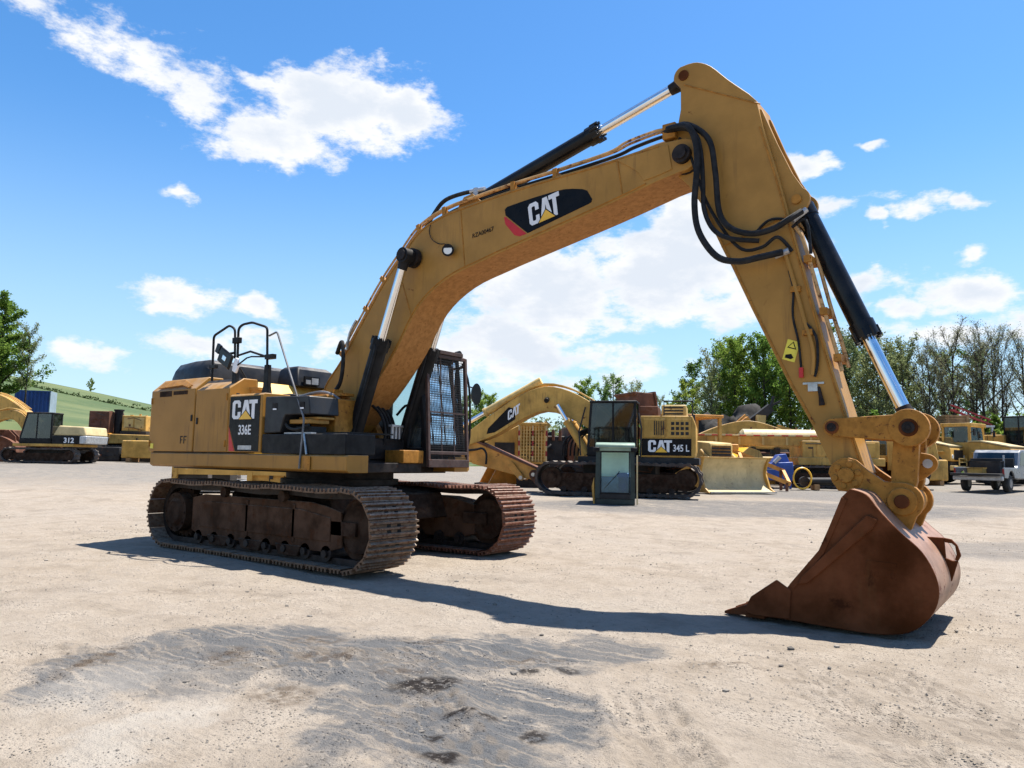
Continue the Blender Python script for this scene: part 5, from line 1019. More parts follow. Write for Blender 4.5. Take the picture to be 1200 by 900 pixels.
# --- articulated haul trucks
def haul_truck(l, s, a, label):
    T = thing('haul_truck', label, 'haul truck', site(l, s), hd(a), 'haul trucks parked before the wood')
    boxpart(T, 'front_frame', 'bg_dark', (-1.2, 2.3, -1.0, 1.0, .7, 1.25)); q = MB(); q.prism([(.3, 1.25), (.3, 2.35), (.9, 2.35), (2.3, 2.05), (2.4, 1.9), (2.4, 1.25)], -1.25, 1.25); h = q.build('hood', 'bg_yellow', T, bevel=.04)
    q = MB(); q.prism([(.28, 2.36), (.9, 2.37), (2.36, 2.06), (2.36, 2.12), (.9, 2.44), (.28, 2.43)], -1.3, 1.3); q.build('hood_top', 'bg_cream', h)
    boxpart(h, 'grille', 'bg_dark', (2.395, 2.42, -.7, .7, 1.32, 1.88), 0)
    for k in range(5): boxpart(h, 'grille_slat', 'black', (2.42, 2.435, -.7, .7, 1.36+k*.11, 1.39+k*.11), 0)
    for y in (-.95, .95): q = MB(); q.cyl((2.38, y, 1.5), (2.43, y, 1.5), .12, n=14); q.build('headlamp', 'lamp_lens', h)
    boxpart(T, 'bumper', 'bg_yellow_pale', (2.35, 2.6, -1.3, 1.3, .75, 1.0), .03)
    for y in (-.6, .6): bar_part(T, 'step_rail', 'bg_yellow_pale', (2.62, y, 1.0), (2.62, y, 1.4), .05, .05)
    bar_part(T, 'step_rail', 'bg_yellow_pale', (2.62, -.6, 1.4), (2.62, .6, 1.4), .05, .05); bar_part(T, 'step_rail', 'bg_yellow_pale', (2.62, -.6, 1.2), (2.62, .6, 1.2), .05, .05)
    c = MB(); c.box(-1.2, .35, -1.0, 1.0, 1.25, 2.35); c = c.build('cab', 'bg_yellow', T, bevel=.03); boxpart(c, 'roof', 'bg_yellow', (-1.25, .42, -1.05, 1.05, 3.25, 3.45), .03)
    for x in (-1.13, .26):
        for y in (-.94, .94): bar_part(c, 'pillar', 'bg_yellow', (x, y, 2.35), (x, y, 3.27), .14, .12)
    pane_part(c, [(.32, -.9, 2.37), (.32, .9, 2.37), (.27, .9, 3.25), (.27, -.9, 3.25)], 'glass_teal')
    for y in (-.96, .96): pane_part(c, [(-1.05, y, 2.37), (.2, y, 2.37), (.2, y, 3.25), (-1.05, y, 3.25)], 'glass_dark')
    boxpart(c, 'driver_seat', 'seat_fabric', (-.9, -.4, -.3, .3, 2.2, 3.0), .04)
    for s in (-1, 1):
        wheel(T, 1.3, s*1.15, .85, .85, .6); wheel(T, -3.4, s*1.15, .85, .85, .6); wheel(T, -5.1, s*1.15, .85, .85, .6)
        boxpart(T, 'fender', 'bg_yellow', (.5, 2.1, s*1.15-.3, s*1.15+.3, 1.72, 1.8), .02); bar_part(T, 'mirror_arm', 'black', (.35, s*1.0, 2.9), (.7, s*1.4, 3.0), .04, .04); boxpart(T, 'mirror', 'black', (.66, .72, s*1.4-.12, s*1.4+.12, 2.7, 3.1), .01)
    q = MB(); q.prism([(-1.6, 1.5), (-1.5, 2.7), (-6.2, 2.9), (-6.8, 2.7), (-5.6, 1.5), (-3, 1.2)], -1.35, 1.35); q.build('dump_body', 'bg_yellow', T, bevel=.04); boxpart(T, 'rear_frame', 'bg_dark', (-6.0, -1.2, -.5, .5, .8, 1.2)); return T
haul_truck(23.5, 44.0, -48, 'yellow haul truck parked behind the bucket linkage, left of its twin')
haul_truck(26.6, 43.4, -52, 'yellow haul truck with pale hood parked just beyond the silver pickup')
# --- crate and red truss on a tall rack behind the trucks
p = site(31.6, 52.5); RK = thing('storage_rack', 'grey steel storage rack standing behind the haul trucks', 'rack', p, hd(0))
for x in (-1.6, 1.6):
    for y in (-.7, .7): bar_part(RK, 'post', 'galv', (x, y, 0), (x, y, 3.6), .12, .12)
for z in (1.6, 3.6): boxpart(RK, 'shelf', 'galv', (-1.75, 1.75, -.8, .8, z, z+.12), .01)
pz = p+Vector((0, 0, 3.725)); CT = thing('wooden_crate', 'tan wooden crate lying on top of the storage rack', 'crate', pz, hd(0))
for k in range(4): boxpart(CT, 'plank', 'wood', (-1.5, .15, -.6, .5, .02+k*.17, .17+k*.17), .008)
boxpart(CT, 'batten', 'wood', (-1.4, -1.28, -.63, -.605, .0, .7), 0); boxpart(CT, 'batten', 'wood', (-.1, .02, -.63, -.605, 0, .7), 0)
TR = thing('steel_truss', 'red steel truss leaning down along the storage rack top', 'truss', pz+Vector((.0, 0, .0)), hd(0))
for y, z in ((.55, 0), (.75, 0), (.65, .35)): bar_part(TR, 'chord', 'red_paint', (-.4, y, 1.15+z), (2.4, y, .12+z), .1, .1)
for k in range(6): x = -.2+k*.45; bar_part(TR, 'web', 'red_paint', (x, .55, 1.08-k*.165), (x+.25, .65, 1.35-k*.165), .05, .05)
# --- loaded machine at the right
p = site(31.0, 44.0); LD = thing('loader', 'big loader with dark cab and a load of brown earth in front', 'loader', p, hd(-60))
boxpart(LD, 'chassis', 'bg_yellow', (-3, 2.2, -1.1, 1.1, .8, 1.6), .05); framed_cab(LD, -1.6, .2, -.8, .8, 2.0, 4.0, 'black', 'glass_dark'); boxpart(LD, 'engine_hood', 'bg_yellow', (-3.4, -1.5, -1.0, 1.0, 1.6, 2.9), .05)
boxpart(LD, 'cab_base', 'bg_yellow', (-1.6, .3, -1.0, 1.0, 1.6, 2.0), .03)
q = MB(); q.prism([(2.0, 1.6), (1.8, 2.6), (4.0, 2.9), (4.4, 2.0), (3.6, 1.5)], -1.7, 1.7); q.build('bucket', 'bg_yellow', LD, bevel=.05)
for s in (-1, 1): bar_part(LD, 'lift_arm', 'bg_yellow', (.2, s*.7, 2.1), (2.6, s*.7, 1.9), .25, .4)
for x in (-2.2, 1.2):
    for s in (-1, 1): wheel(LD, x, s*1.25, .85, .85, .65)
def lump(cx, cy, cz, rx, ry, rz, seed, n=22, k=.35, fr=1.3):
    q = MB(); rings = []
    for i in range(n//2+1):
        th = math.pi/2*i/(n//2); ring = []
        for j in range(n):
            ph = 2*math.pi*j/n; d = Vector((math.cos(ph)*math.cos(th), math.sin(ph)*math.cos(th), math.sin(th))); f = 1+k*noise.fractal(d*fr+Vector((seed, 0, 0)), 1, 2, 4)
            ring.append((cx+rx*d.x*f, cy+ry*d.y*f, cz+rz*d.z*f))
        rings.append(ring)
    q.loft(rings); return q
mat('brown_earth', (.16, .09, .04), .95, var=.35, scale=2, bump=.6, bscale=5)
lump(3.0, 0, 2.5, 1.1, 1.5, .7, 3).build('earth_load', 'brown_earth', LD, smooth=60)

# --- silver pickup
p = site(22.1, 34.0); PU = thing('pickup_truck', 'silver pickup truck with loaded flatbed parked in front of the haul trucks', 'pickup', p, hd(40))
q = MB(); q.prism([(-1.0, .55), (-1.0, 1.02), (-.72, 1.12), (-.5, 1.72), (-.3, 1.84), (.75, 1.86), (.95, 1.8), (1.55, 1.2), (2.65, 1.08), (2.8, .95), (2.82, .55)], -.92, .92); bd = q.build('cab_body', 'silver_paint', PU, bevel=.06, seg=3)
for s in (-1, 1):
    y = s*.925; pane_part(PU, [(-.56, y, 1.16), (.2, y, 1.16), (.2, y, 1.72), (-.36, y, 1.72)]); pane_part(PU, [(.27, y, 1.16), (1.36, y, 1.16), (.9, y, 1.72), (.27, y, 1.72)])
    q = MB(); a, b = sorted((s*.9, s*.97)); q.prism([(-2.7, .62), (-2.75, 1.05), (-1.05, 1.05), (-1.05, .6), (-1.4, .6)]+arc(-1.85, .5, .42, 20, 160, 8)+[(-2.3, .6)], a, b); q.build('bed_side', 'silver_paint', PU, bevel=.02)
    q = MB(); a, b = sorted((s*.925, s*.955)); q.prism(arc(1.85, .48, .46, 0, 180, 10)+arc(1.85, .48, .39, 180, 0, 10), a, b); q.build('wheel_arch', 'silver_paint', PU)
    for x in (-1.85, 1.85): wheel(PU, x, s*.8, .38, .38, .26)
    boxpart(PU, 'door_handle', 'black', (.35, .5, s*.925-.012, s*.925+.012, 1.05, 1.09), 0); boxpart(PU, 'tail_lamp', 'lamp_red', (-2.76, -2.7, s*.93-.03, s*.93+.03, .75, 1.0), 0); boxpart(PU, 'mirror', 'black', (1.2, 1.3, s*1.05-.1, s*1.05+.1, 1.15, 1.32), .02)
pane_part(PU, [(-.76, -.78, 1.14), (-.76, .78, 1.14), (-.52, .7, 1.7), (-.52, -.7, 1.7)]); pane_part(PU, [(1.56, -.8, 1.2), (1.56, .8, 1.2), (.99, .72, 1.78), (.99, -.72, 1.78)])
boxpart(PU, 'bed_floor', 'bg_dark', (-2.7, -1.0, -.88, .88, .6, .68), .01); boxpart(PU, 'tailgate', 'bg_dark', (-3.25, -2.75, -.95, .95, .7, .8), .02); boxpart(PU, 'bumper', 'galv', (-2.95, -2.75, -.95, .95, .5, .68), .03)
boxpart(PU, 'headache_rack', 'bg_dark', (-1.12, -1.04, -.85, .85, .7, 1.45), .01); bar_part(PU, 'rack_post', 'galv', (-1.2, -.5, .68), (-1.2, -.5, 1.6), .06, .06)
for nm, lab, dims, mm in (('tool_chest', 'dark tool chest in the pickup bed', (-1.7, -1.2, -.5, .7, .685, 1.3), 'bg_dark'), ('yellow_box', 'small yellow box in the pickup bed', (-2.55, -2.1, -.1, .5, .685, 1.0), 'bg_yellow')):
    o = thing(nm, lab, 'box', p, hd(40)); q = MB(); q.box(*dims); q.build('body', mm, o, bevel=.02); q = MB(); q.box(dims[0]-.02, dims[1]+.02, dims[2]-.02, dims[3]+.02, dims[5], dims[5]+.04); q.build('lid', mm, o)

# --- left of the yard: small excavator
p = site(-25.6, 42); E3 = thing('small_excavator', 'small yellow excavator with a black cab, standing before the rusty box', 'excavator', p, hd(180))
for s in (-1, 1): belt(E3, -1.65, 1.65, .42, .42, s*.95, .5, n=40)
boxpart(E3, 'carbody', 'bg_dark', (-.8, .8, -.7, .7, .35, .85)); boxpart(E3, 'deck', 'bg_yellow', (-1.9, 1.4, -1.2, 1.2, .9, 1.05)); 
q = MB(); q.prism([(-2.5, 1.05), (-2.55, 1.5), (-.7, 1.5), (-.7, 1.05)], -1.2, 1.2); hh = q.build('engine_house', 'black', E3, bevel=.04); q = MB(); q.prism([(-2.5, 1.5), (-2.4, 2.0), (-1.0, 2.05), (-.7, 1.5)], -1.15, 1.15); q.build('hood', 'bg_cream', E3, bevel=.08, seg=3); q = MB(); q.prism([(-2.56, 1.06), (-2.6, 1.5), (-2.2, 1.5), (-2.2, 1.06)], -1.0, 1.22); q.build('counterweight', 'galv', E3, bevel=.05)
text('312', .38, (-1.35, 1.205, 1.12), (-1, 0, 0), (0, 0, 1), 'decal_white', hh, .03)
framed_cab(E3, -.65, 1.1, .2, 1.15, 1.05, 2.75, 'black', 'glass_dark', .35); boxpart(E3, 'engine_bay', 'bg_dark', (-.7, 1.0, -1.15, .15, 1.05, 1.6))
b3 = boom_part(E3, ([(.7, 1.3), (1.0, 2.0), (1.7, 2.7), (2.5, 2.9), (3.6, 2.5), (4.4, 1.7)], [(4.3, 1.4), (3.4, 2.05), (2.5, 2.4), (1.9, 2.2), (1.4, 1.5), (1.1, 1.1)]), .4, 'bg_yellow'); q = MB(); q.prism([(4.5, 1.9), (4.2, 1.5), (3.3, .2), (3.5, .15), (4.7, 1.3)], -.16, .16); q.build('stick', 'bg_yellow', E3)
# --- bigger excavator whose boom comes in from the left edge
p = site(-34.6, 46.5); E4 = thing('excavator', 'yellow excavator with an arched boom reaching in over dark scrap', 'excavator', p, hd(0))
for s in (-1, 1): belt(E4, -2.15, 2.15, .56, .56, s*1.35, .75)
boxpart(E4, 'carbody', 'bg_dark', (-1.2, 1.2, -1.0, 1.0, .5, 1.05)); boxpart(E4, 'deck', 'bg_dark', (-2.6, 1.3, -1.45, 1.45, 1.05, 1.28)); boxpart(E4, 'engine_house', 'bg_yellow', (-2.5, -.75, -1.4, 1.45, 1.28, 2.6), .04); framed_cab(E4, -.62, 1.0, .5, 1.45, 1.28, 3.12, 'black', 'glass_dark')
boom_part(E4, ([(x, z+.35) for x, z in BOOM2[0]], [(x, z+.35) for x, z in BOOM2[1]]), .7, 'bg_yellow')
for s in (-1, 1): simple_ram(E4, (1.15, s*.5, 1.35), (2.4, s*.5, 3.3), .68, .13)
q = MB(); q.prism([(6.2, 2.6), (5.6, 2.3), (5.2, 1.9), (2.9, .7), (2.8, .4), (3.2, .3), (5.5, 1.1), (6.2, 1.6)], -.28, .28); q.build('stick', 'bg_rust', E4, bevel=.02); q = MB(); q.prism([(2.6, .2), (2.4, 1.0), (3.0, 1.5), (3.8, 1.4), (4.2, .3)], -.7, .7); q.build('bucket', 'bg_rust', E4, bevel=.03)
# --- crawler with rusty box
p = site(-26.3, 51); CW = thing('crawler_carrier', 'yellow crawler carrier with a rusty brown box and black air cleaner', 'crawler', p, hd(4))
for s in (-1, 1): belt(CW, -1.3, 2.6, .5, .5, s*1.1, .6, n=40)
boxpart(CW, 'chassis', 'bg_dark', (-1.8, 3.0, -.9, .9, .55, 1.15)); q = MB(); q.prism([(-.7, 1.1), (-.6, 1.75), (3.3, 1.7), (3.3, 1.2)], -1.3, 1.2); q.build('side_tank', 'bg_yellow', CW, bevel=.04); boxpart(CW, 'skirt', 'bg_orange', (-1.4, -.3, -1.32, 1.2, 1.1, 1.8), .03)
boxpart(CW, 'rusty_box', 'bg_rust', (-1.75, -.45, -1.2, 1.0, 1.85, 3.25), .03); q = MB(); q.cyl((-.1, -.6, 1.7), (-.1, -.6, 3.3), .26, n=18); q.cyl((-.1, -.6, 3.3), (-.1, -.6, 3.4), .32, n=18); q.build('air_cleaner', 'black', CW)
hh = boxpart(CW, 'engine_hood', 'bg_yellow', (.25, 1.8, -.9, .9, 1.95, 3.0), .04); boxpart(CW, 'exhaust_shroud', 'bg_dark', (.2, 1.9, -1.0, .9, 1.72, 1.95), .02)
for k in range(2): boxpart(hh, 'side_panel', 'bg_yellow_pale', (.38+k*.7, .98+k*.7, -.925, -.9, 2.15, 2.85), .01)
boxpart(CW, 'hook_plate', 'bg_cream', (2.5, 3.1, -.8, .2, 1.7, 2.2), .03)
# --- low yellow frame seen under the big excavator
p = site(-7.3, 21.5); YF = thing('implement_frame', 'low yellow braced steel frame standing behind the big excavator tracks', 'frame', p, hd(6))
for y in (0, 1.2): q = MB(); q.bar((-2.2, y, .75), (2.4, y, .75), .1, .2); q.build('rail', 'bg_yellow', YF); q = MB(); q.bar((-2.2, y, 1.22), (2.4, y, 1.22), .08, .1); q.build('rail', 'bg_yellow', YF)
for k, (xa, xb) in enumerate(((-2.1, -1.8), (.3, 1.1), (1.9, 1.2))): q = MB(); q.bar((xa, -.04, 1.2), (xb, -.04, .8), .07, .08); q.build('brace', 'bg_yellow_pale', YF)
for x in (-2.15, -.1, 2.35):
    for y in (0, 1.2): bar_part(YF, 'leg', 'bg_yellow', (x, y, 0), (x, y, 1.25), .14, .14)
boxpart(YF, 'plate', 'bg_yellow', (-.05, 2.3, .1, .16, .35, 1.16), 0); boxpart(YF, 'plate', 'bg_dark', (-2.1, -1.3, .1, .16, .3, 1.16), 0); boxpart(YF, 'block', 'bg_dark', (-1.2, -.7, .2, 1.0, .3, 1.15), .02)
p = site(-8.9, 23.6); GS = thing('steel_plates', 'short stack of grey steel plates behind the low yellow frame', 'steel plates', p, hd(6))
for k in range(5): boxpart(GS, 'plate', 'galv', (-.8+.03*k, .7-.04*k, -.6, .6, .2*k+.02, .2*k+.17), .01)
# --- blue container up the slope, scrap
# (terrain heights of the slope come from hill_h)
def hill_h(x, y):
    q = Vector((x, y))-C2; s = q.dot(F2); l = q.dot(R2); d = math.hypot(s, l)
    k = sstep(.1, -.9, l/max(s, 1)) if s > 0 else 0
    h = sstep(52, 300, d)*23.5*k+3.6*sstep(56, 80, d)*k
    return hz(x, y)-.3+h+.8*noise.noise(Vector((x*.02, y*.02, 3)))*sstep(80, 160, d)
def build_hill():
    vs = []; fs = []; ns = 90; nl = 90
    for i in range(ns+1):
        s = 50*1.022**(i*1.0)+i*1.2
        for j in range(nl+1):
            t = -1.15+1.4*j/nl; q = C2+F2*s+R2*(t*s); vs.append((q.x, q.y, hill_h(q.x, q.y)))
    for i in range(ns):
        for j in range(nl): o = i*(nl+1)+j; fs.append((o, o+1, o+nl+2, o+nl+1))
    me = bpy.data.meshes.new('hill'); me.from_pydata(vs, [], fs); me.polygons.foreach_set('use_smooth', [True]*len(fs))
    m = bpy.data.materials.new('meadow'); m.use_nodes = True; t = m.node_tree; b = t.nodes['Principled BSDF']; g = N(t, 'ShaderNodeNewGeometry')
    c = mixc(t, ramp(t, noise_n(t, g.outputs['Position'], .035, 6, .6), .35, .65), (.045, .075, .02), (.1, .12, .04)); c = mixc(t, ramp(t, noise_n(t, g.outputs['Position'], .6, 6, .7), .5, .75, 0, .6), c, (.13, .125, .05)); L(t, c, b.inputs['Base Color']); b.inputs['Roughness'].default_value = 1
    me.materials.append(m); me.update(); o = bpy.data.objects.new('hill', me); C.objects.link(o); tag(o, 'green grassy hill rising behind the left of the yard', kind='structure')
build_hill()
def hsite(l, s): p = C2+F2*s+R2*l; return Vector((p.x, p.y, hill_h(p.x, p.y)))
p = hsite(-47.5, 75); CO = thing('shipping_container', 'blue ribbed shipping container with a pale end, on the grass slope', 'container', p+Vector((0, 0, .0)), hd(18))
boxpart(CO, 'body', 'container_blue', (-1.7, 1.35, -1.15, 1.2, .0, 2.55), .02); boxpart(CO, 'end_panel', 'container_end', (1.35, 1.42, -1.15, 1.2, .0, 2.55), .01)
for k in range(9): boxpart(CO, 'rib', 'container_blue', (-1.62+k*.33, -1.46+k*.33, -1.21, -1.15, .12, 2.42), .015)
for z in (.0, 2.43): boxpart(CO, 'side_rail', 'container_blue', (-1.72, 1.43, -1.22, -1.15, z, z+.12), 0)
for x in (1.36,): boxpart(CO, 'corner_post', 'container_end', (x, x+.07, -1.23, -1.15, .12, 2.43), 0)
boxpart(CO, 'footing', 'bg_dark', (-1.6, 1.3, -1.0, 1.1, -1.2, 0.0), 0)
# scrap heap
p = site(14.2, 48); q = lump(0, 0, -.2, 3.6, 3.0, 4.0, 11, 40, .5, 1.6); o = q.build('spoil_heap', 'soil', None, smooth=70); o.location = p; tag(o, 'dark heap of soil and scrap in front of the wood', 'heap')
p2 = site(17.6, 49); q = lump(0, 0, -.2, 3.4, 2.6, 2.6, 5, 36, .5, 1.6); o = q.build('spoil_heap', 'soil', None, smooth=70); o.location = p2; tag(o, 'lower dark heap beyond the long tank', 'heap')
def scrap(name, label, l, s, z, a, pts, m, parts=None):
    b = site(l, s)+Vector((0, 0, z)); T = thing(name, label, 'scrap', b, hd(a)); 
    for k, (pa, pb, w, h) in enumerate(pts): bar_part(T, 'beam' if k else 'main_beam', m, pa, pb, w, h)
scrap('scrap_girder', 'rusty orange girder leaning on the dark scrap heap', 12.6, 44.6, .6, 0, [((-.9, 0, .9), (1.6, .3, 3.0), .3, .3), ((-.9, -.1, 1.2), (1.4, .2, 3.2), .12, .12), ((-.8, 0, 1.0), (-.9, 0, 1.9), .1, .1), ((-.3, 0, 1.4), (-.4, 0, 2.3), .1, .1)], 'bg_orange')
scrap('digger_arm_scrap', 'dark digger arm tipped up on the scrap heap with a hook', 14.3, 45.2, .8, 0, [((-1.6, 0, 1.2), (1.4, .2, 3.5), .4, .5), ((1.4, .2, 3.4), (1.6, .2, 4.2), .12, .15), ((1.4, .2, 3.6), (2.0, .2, 3.9), .12, .12)], 'bg_dark')
scrap('scrap_plate', 'yellow bent plate standing in the scrap heap', 14.6, 44.9, .8, 0, [((.2, 0, 1.0), (.35, 0, 3.0), .35, .5), ((-1.2, 0, 1.6), (.2, 0, 2.4), .2, .3)], 'bg_yellow_pale')
scrap('rail_scrap', 'yellow scrap frame with a sagging rail behind the long tank', 17.4, 46.0, .6, 0, [((-1.2, 0, .8), (-1.0, 0, 2.6), .3, .3), ((-1.1, 0, 2.6), (2.2, .2, 1.7), .14, .2), ((-1.1, .1, 1.6), (2.4, .2, 1.3), .12, .12), ((2.0, .2, .6), (2.1, .2, 1.8), .15, .15)], 'bg_yellow')

# --- clutter of stripped machines behind the folded stick
p = site(1.9, 33.5); SM = thing('stripped_machine', 'stripped dark machine chassis with yellow and orange parts behind the arched boom', 'machine', p, hd(8))
boxpart(SM, 'chassis', 'bg_dark', (-2.2, 2.6, -.8, .8, .0, 1.0)); boxpart(SM, 'engine_block', 'bg_dark', (-.9, .4, -.6, .6, 1.0, 2.1), .05); boxpart(SM, 'radiator', 'bg_rust', (.5, .75, -.8, .8, 1.0, 2.5)); boxpart(SM, 'hydraulic_tank', 'bg_yellow', (.95, 1.7, -.75, .7, 1.0, 2.2), .04); boxpart(SM, 'side_panel', 'bg_orange', (1.8, 2.5, -.85, .6, 1.0, 1.7), .03)
for k in range(4): q = MB(); q.cyl((-.75+k*.3, -.65, 1.9), (-.75+k*.3, -.65, 2.35), .07, n=10); q.build('exhaust_stub', 'bg_rust', SM)
for k in range(4): q = MB(); q.tube([(-1.9+k*.35, -.85, 1.0), (-1.7+k*.4, -.9, 1.5), (-1.2+k*.3, -.8, 1.7), (-.8, -.6, 1.5)], .05, 6, smooth=4); q.build('hose', 'rubber', SM)
boxpart(SM, 'seat', 'galv', (-1.5, -1.1, -.5, 0, 1.0, 1.35), .05); bar_part(SM, 'mast', 'bg_yellow', (-1.6, .3, 1.0), (-.2, .3, 2.7), .25, .3); bar_part(SM, 'mast', 'bg_yellow_pale', (2.3, .3, 1.0), (.9, .3, 2.9), .2, .25)
p = site(-33, 49); SR = thing('stripped_machine', 'rusty stripped machine parts lying dark under the far boom', 'machine', p, hd(0))
for k, (xa, xb, z, m) in enumerate(((-4, -1.5, 1.4, 'bg_dark'), (-1.4, .6, 1.9, 'bg_rust'), (.7, 2.6, 1.2, 'bg_dark'), (2.7, 4.2, 1.7, 'bg_rust'), (4.3, 6.2, 1.1, 'bg_dark'), (6.3, 8.0, .9, 'bg_dark'), (8.1, 10.5, .8, 'bg_dark'))): boxpart(SR, 'block', m, (xa, xb, -.8, .8, 0, z), .05)
for k in range(6): bar_part(SR, 'bar', 'bg_orange' if k % 2 else 'bg_cream', (-3+k*1.1, -.85, 1.0), (-2.4+k*1.15, -.9, 2.2-.15*k), .12, .16)
p = site(22.0, 46); SP = thing('parts_row', 'low row of dark machine parts behind the crane and trucks', 'machine parts', p, hd(0))
for k, (xa, xb, z, m) in enumerate(((-9.5, -7.2, 1.2, 'bg_dark'), (-7, -5, 1.6, 'bg_rust'), (-4.8, -2.6, 1.3, 'bg_dark'), (-2.4, .4, 1.8, 'bg_yellow'), (6.8, 9.5, 1.4, 'bg_dark'))): boxpart(SP, 'block', m, (xa, xb, -.8, .8, 0, z), .05)

p = site(10.6, 34.5); LK2 = thing('loader_bucket', 'bright yellow loader bucket lying behind the bulldozer blade', 'bucket', p, hd(10))
q = MB(); q.prism([(-.9, .3), (-1.0, 1.2), (-.3, 1.75), (.2, 1.6), (-.35, 1.2), (-.3, .4), (.9, .3), (.95, .15), (-.6, .1)], -1.2, 1.2); q.build('shell', 'decal_yellow', LK2, bevel=.03)
for s in (-1, 1): q = MB(); q.prism([(-.95, .2), (-1.0, 1.2), (-.3, 1.75), (.2, 1.6), (.9, .3), (.9, .15)], s*1.22-.03, s*1.22+.03); q.build('end_plate', 'bg_yellow', LK2)
boxpart(LK2, 'skid', 'bg_dark', (-.8, .6, -1.0, 1.0, 0, .12), 0)
p = site(9.3, 36.5); OM = thing('old_machine', 'pale yellow machine body with cut-out panels standing left of the long tank', 'machine', p, hd(5))
boxpart(OM, 'body', 'bg_yellow', (-1.6, 2.0, -.8, .8, .9, 2.0), .05); boxpart(OM, 'undercarriage', 'bg_dark', (-1.8, 2.2, -.9, .9, 0, .9), .03); boxpart(OM, 'top_plate', 'bg_cream', (-1.7, 2.1, -.9, .85, 2.0, 2.12), .02)
for k in range(3): boxpart(OM, 'panel', 'bg_yellow_pale', (-1.4+k*1.1, -.5+k*1.1, -.84, -.8, 1.05, 1.85), .02)
p = site(19.6, 42.5); OM2 = thing('old_machine', 'yellow machine body with pale hood parked between crane and haul trucks', 'machine', p, hd(-15))
boxpart(OM2, 'body', 'bg_yellow', (-2.2, 2.2, -1.0, 1.0, .9, 2.1), .05); boxpart(OM2, 'undercarriage', 'bg_dark', (-2.4, 2.4, -1.1, 1.1, 0, .9), .03); q = MB(); q.prism([(-2.1, 2.1), (-1.9, 2.8), (.2, 2.9), (.8, 2.1)], -.9, .9); q.build('hood', 'bg_yellow_pale', OM2, bevel=.05)
for k in range(3): boxpart(OM2, 'panel', 'bg_cream', (-2.0+k*1.35, -.85+k*1.35, -1.03, -1.0, 1.05, 1.95), .02)

# --- more parts lying between the big machines
def lying_ram(l, s, a, n, m, label):
    p = site(l, s); T = thing('hydraulic_cylinder', label, 'cylinder', p, hd(a))
    q = MB(); q.cyl((-n/2, 0, .35), (n*.15, 0, .38), .16, n=16); q.cyl((n*.1, 0, .38), (n*.15, 0, .38), .2, n=16); q.cyl((-n/2, -.14, .35), (-n/2, .14, .35), .2, n=16); q.build('barrel', m, T); q = MB(); q.cyl((n*.15, 0, .38), (n/2, 0, .4), .08, n=12); q.cyl((n/2, -.12, .4), (n/2, .12, .4), .15, n=14); q.build('rod', 'chrome', T)
    for x in (-n*.3, n*.3): boxpart(T, 'timber', 'wood', (x-.1, x+.1, -.4, .4, 0, .22), 0)
lying_ram(9.4, 32.4, 12, 2.6, 'bg_yellow', 'yellow hydraulic cylinder lying on timbers behind the bulldozer blade')
lying_ram(13.6, 32.0, -10, 2.2, 'bg_dark', 'dark hydraulic cylinder lying on timbers before the crane tracks')
lying_ram(17.0, 33.4, 6, 2.8, 'bg_orange', 'orange hydraulic cylinder lying on timbers before the wheel loader')
def digger_bucket(l, s, a, k, m, label):
    p = site(l, s); T = thing('digger_bucket', label, 'bucket', p, hd(a)); sh = cm2([(-.75, .05), (0, .0), (.5, .1), (.75, .45), (.6, .95), (.1, 1.25), (-.2, 1.3)], 3); sh = [(x*k, z*k) for x, z in sh]
    for y in (-.6*k, .6*k): q = MB(); q.prism(sh+[(-.3*k, .9*k)], y-.03, y+.03); q.build('side_plate', m, T)
    q = MB(); inn = off(sh, .05); q.prism(sh+list(reversed(inn)), -.6*k, .6*k); q.build('shell', m, T)
    for j in range(4): y = (-.5+j*.33)*k; q = MB(); q.bar((-.72*k, y, .06), (-.98*k, y, .03), .1*k, .08*k); q.build('tooth', 'bg_dark', T)
    for y in (-.2*k, .2*k): q = MB(); q.prism([(.3*k, 1.1*k), (-.1*k, 1.25*k), (-.05*k, 1.6*k), (.15*k, 1.65*k), (.5*k, 1.3*k), (.55*k, .95*k)], y-.04, y+.04); q.build('hinge_plate', m, T)
digger_bucket(-.4, 31.5, 20, 1.0, 'bg_orange', 'orange rusty digger bucket standing behind the mesh-guarded cab')
digger_bucket(15.6, 36.8, 160, 1.2, 'bg_yellow', 'yellow digger bucket standing beside the crane house')
digger_bucket(19.2, 37.6, 30, 1.3, 'bg_rust', 'brown rusty digger bucket beyond the wheel loader')
digger_bucket(-29.2, 43.6, 10, 1.1, 'bg_rust', 'brown digger bucket lying before the dark scrap at the left')
def stacked_counterweight(l, s, a, m, label):
    p = site(l, s); T = thing('counterweight', label, 'counterweight', p, hd(a)); pl = [(-1.3, -.4)]+[(1.3*math.sin(R(t)), .35+.35*math.cos(R(t))) for t in range(-80, 81, 16)]+[(1.3, -.4)]; q = MB(); q.prism(pl, .25, 1.35, ax='z'); q.build('casting', m, T, bevel=.08, seg=3)
    for x in (-.8, .8): boxpart(T, 'timber', 'wood', (x-.12, x+.12, -.5, .7, 0, .25), 0)
    for x in (-.6, .6): q = MB(); q.cyl((x, .1, 1.35), (x, .1, 1.5), .07, n=10); q.build('lifting_lug', 'bg_dark', T)
stacked_counterweight(12.4, 37.6, 5, 'bg_yellow_pale', 'pale yellow counterweight resting on timbers in front of the long tank')
stacked_counterweight(21.5, 39.5, 10, 'bg_yellow', 'yellow counterweight resting on timbers before the haul trucks')
stacked_counterweight(-22.8, 47.0, 0, 'bg_yellow', 'yellow counterweight resting on timbers right of the crawler carrier')
p = site(13.1, 41.5); SB = thing('second_boom', 'yellow spare excavator boom lying on stands behind the long tank', 'boom', p, hd(176))
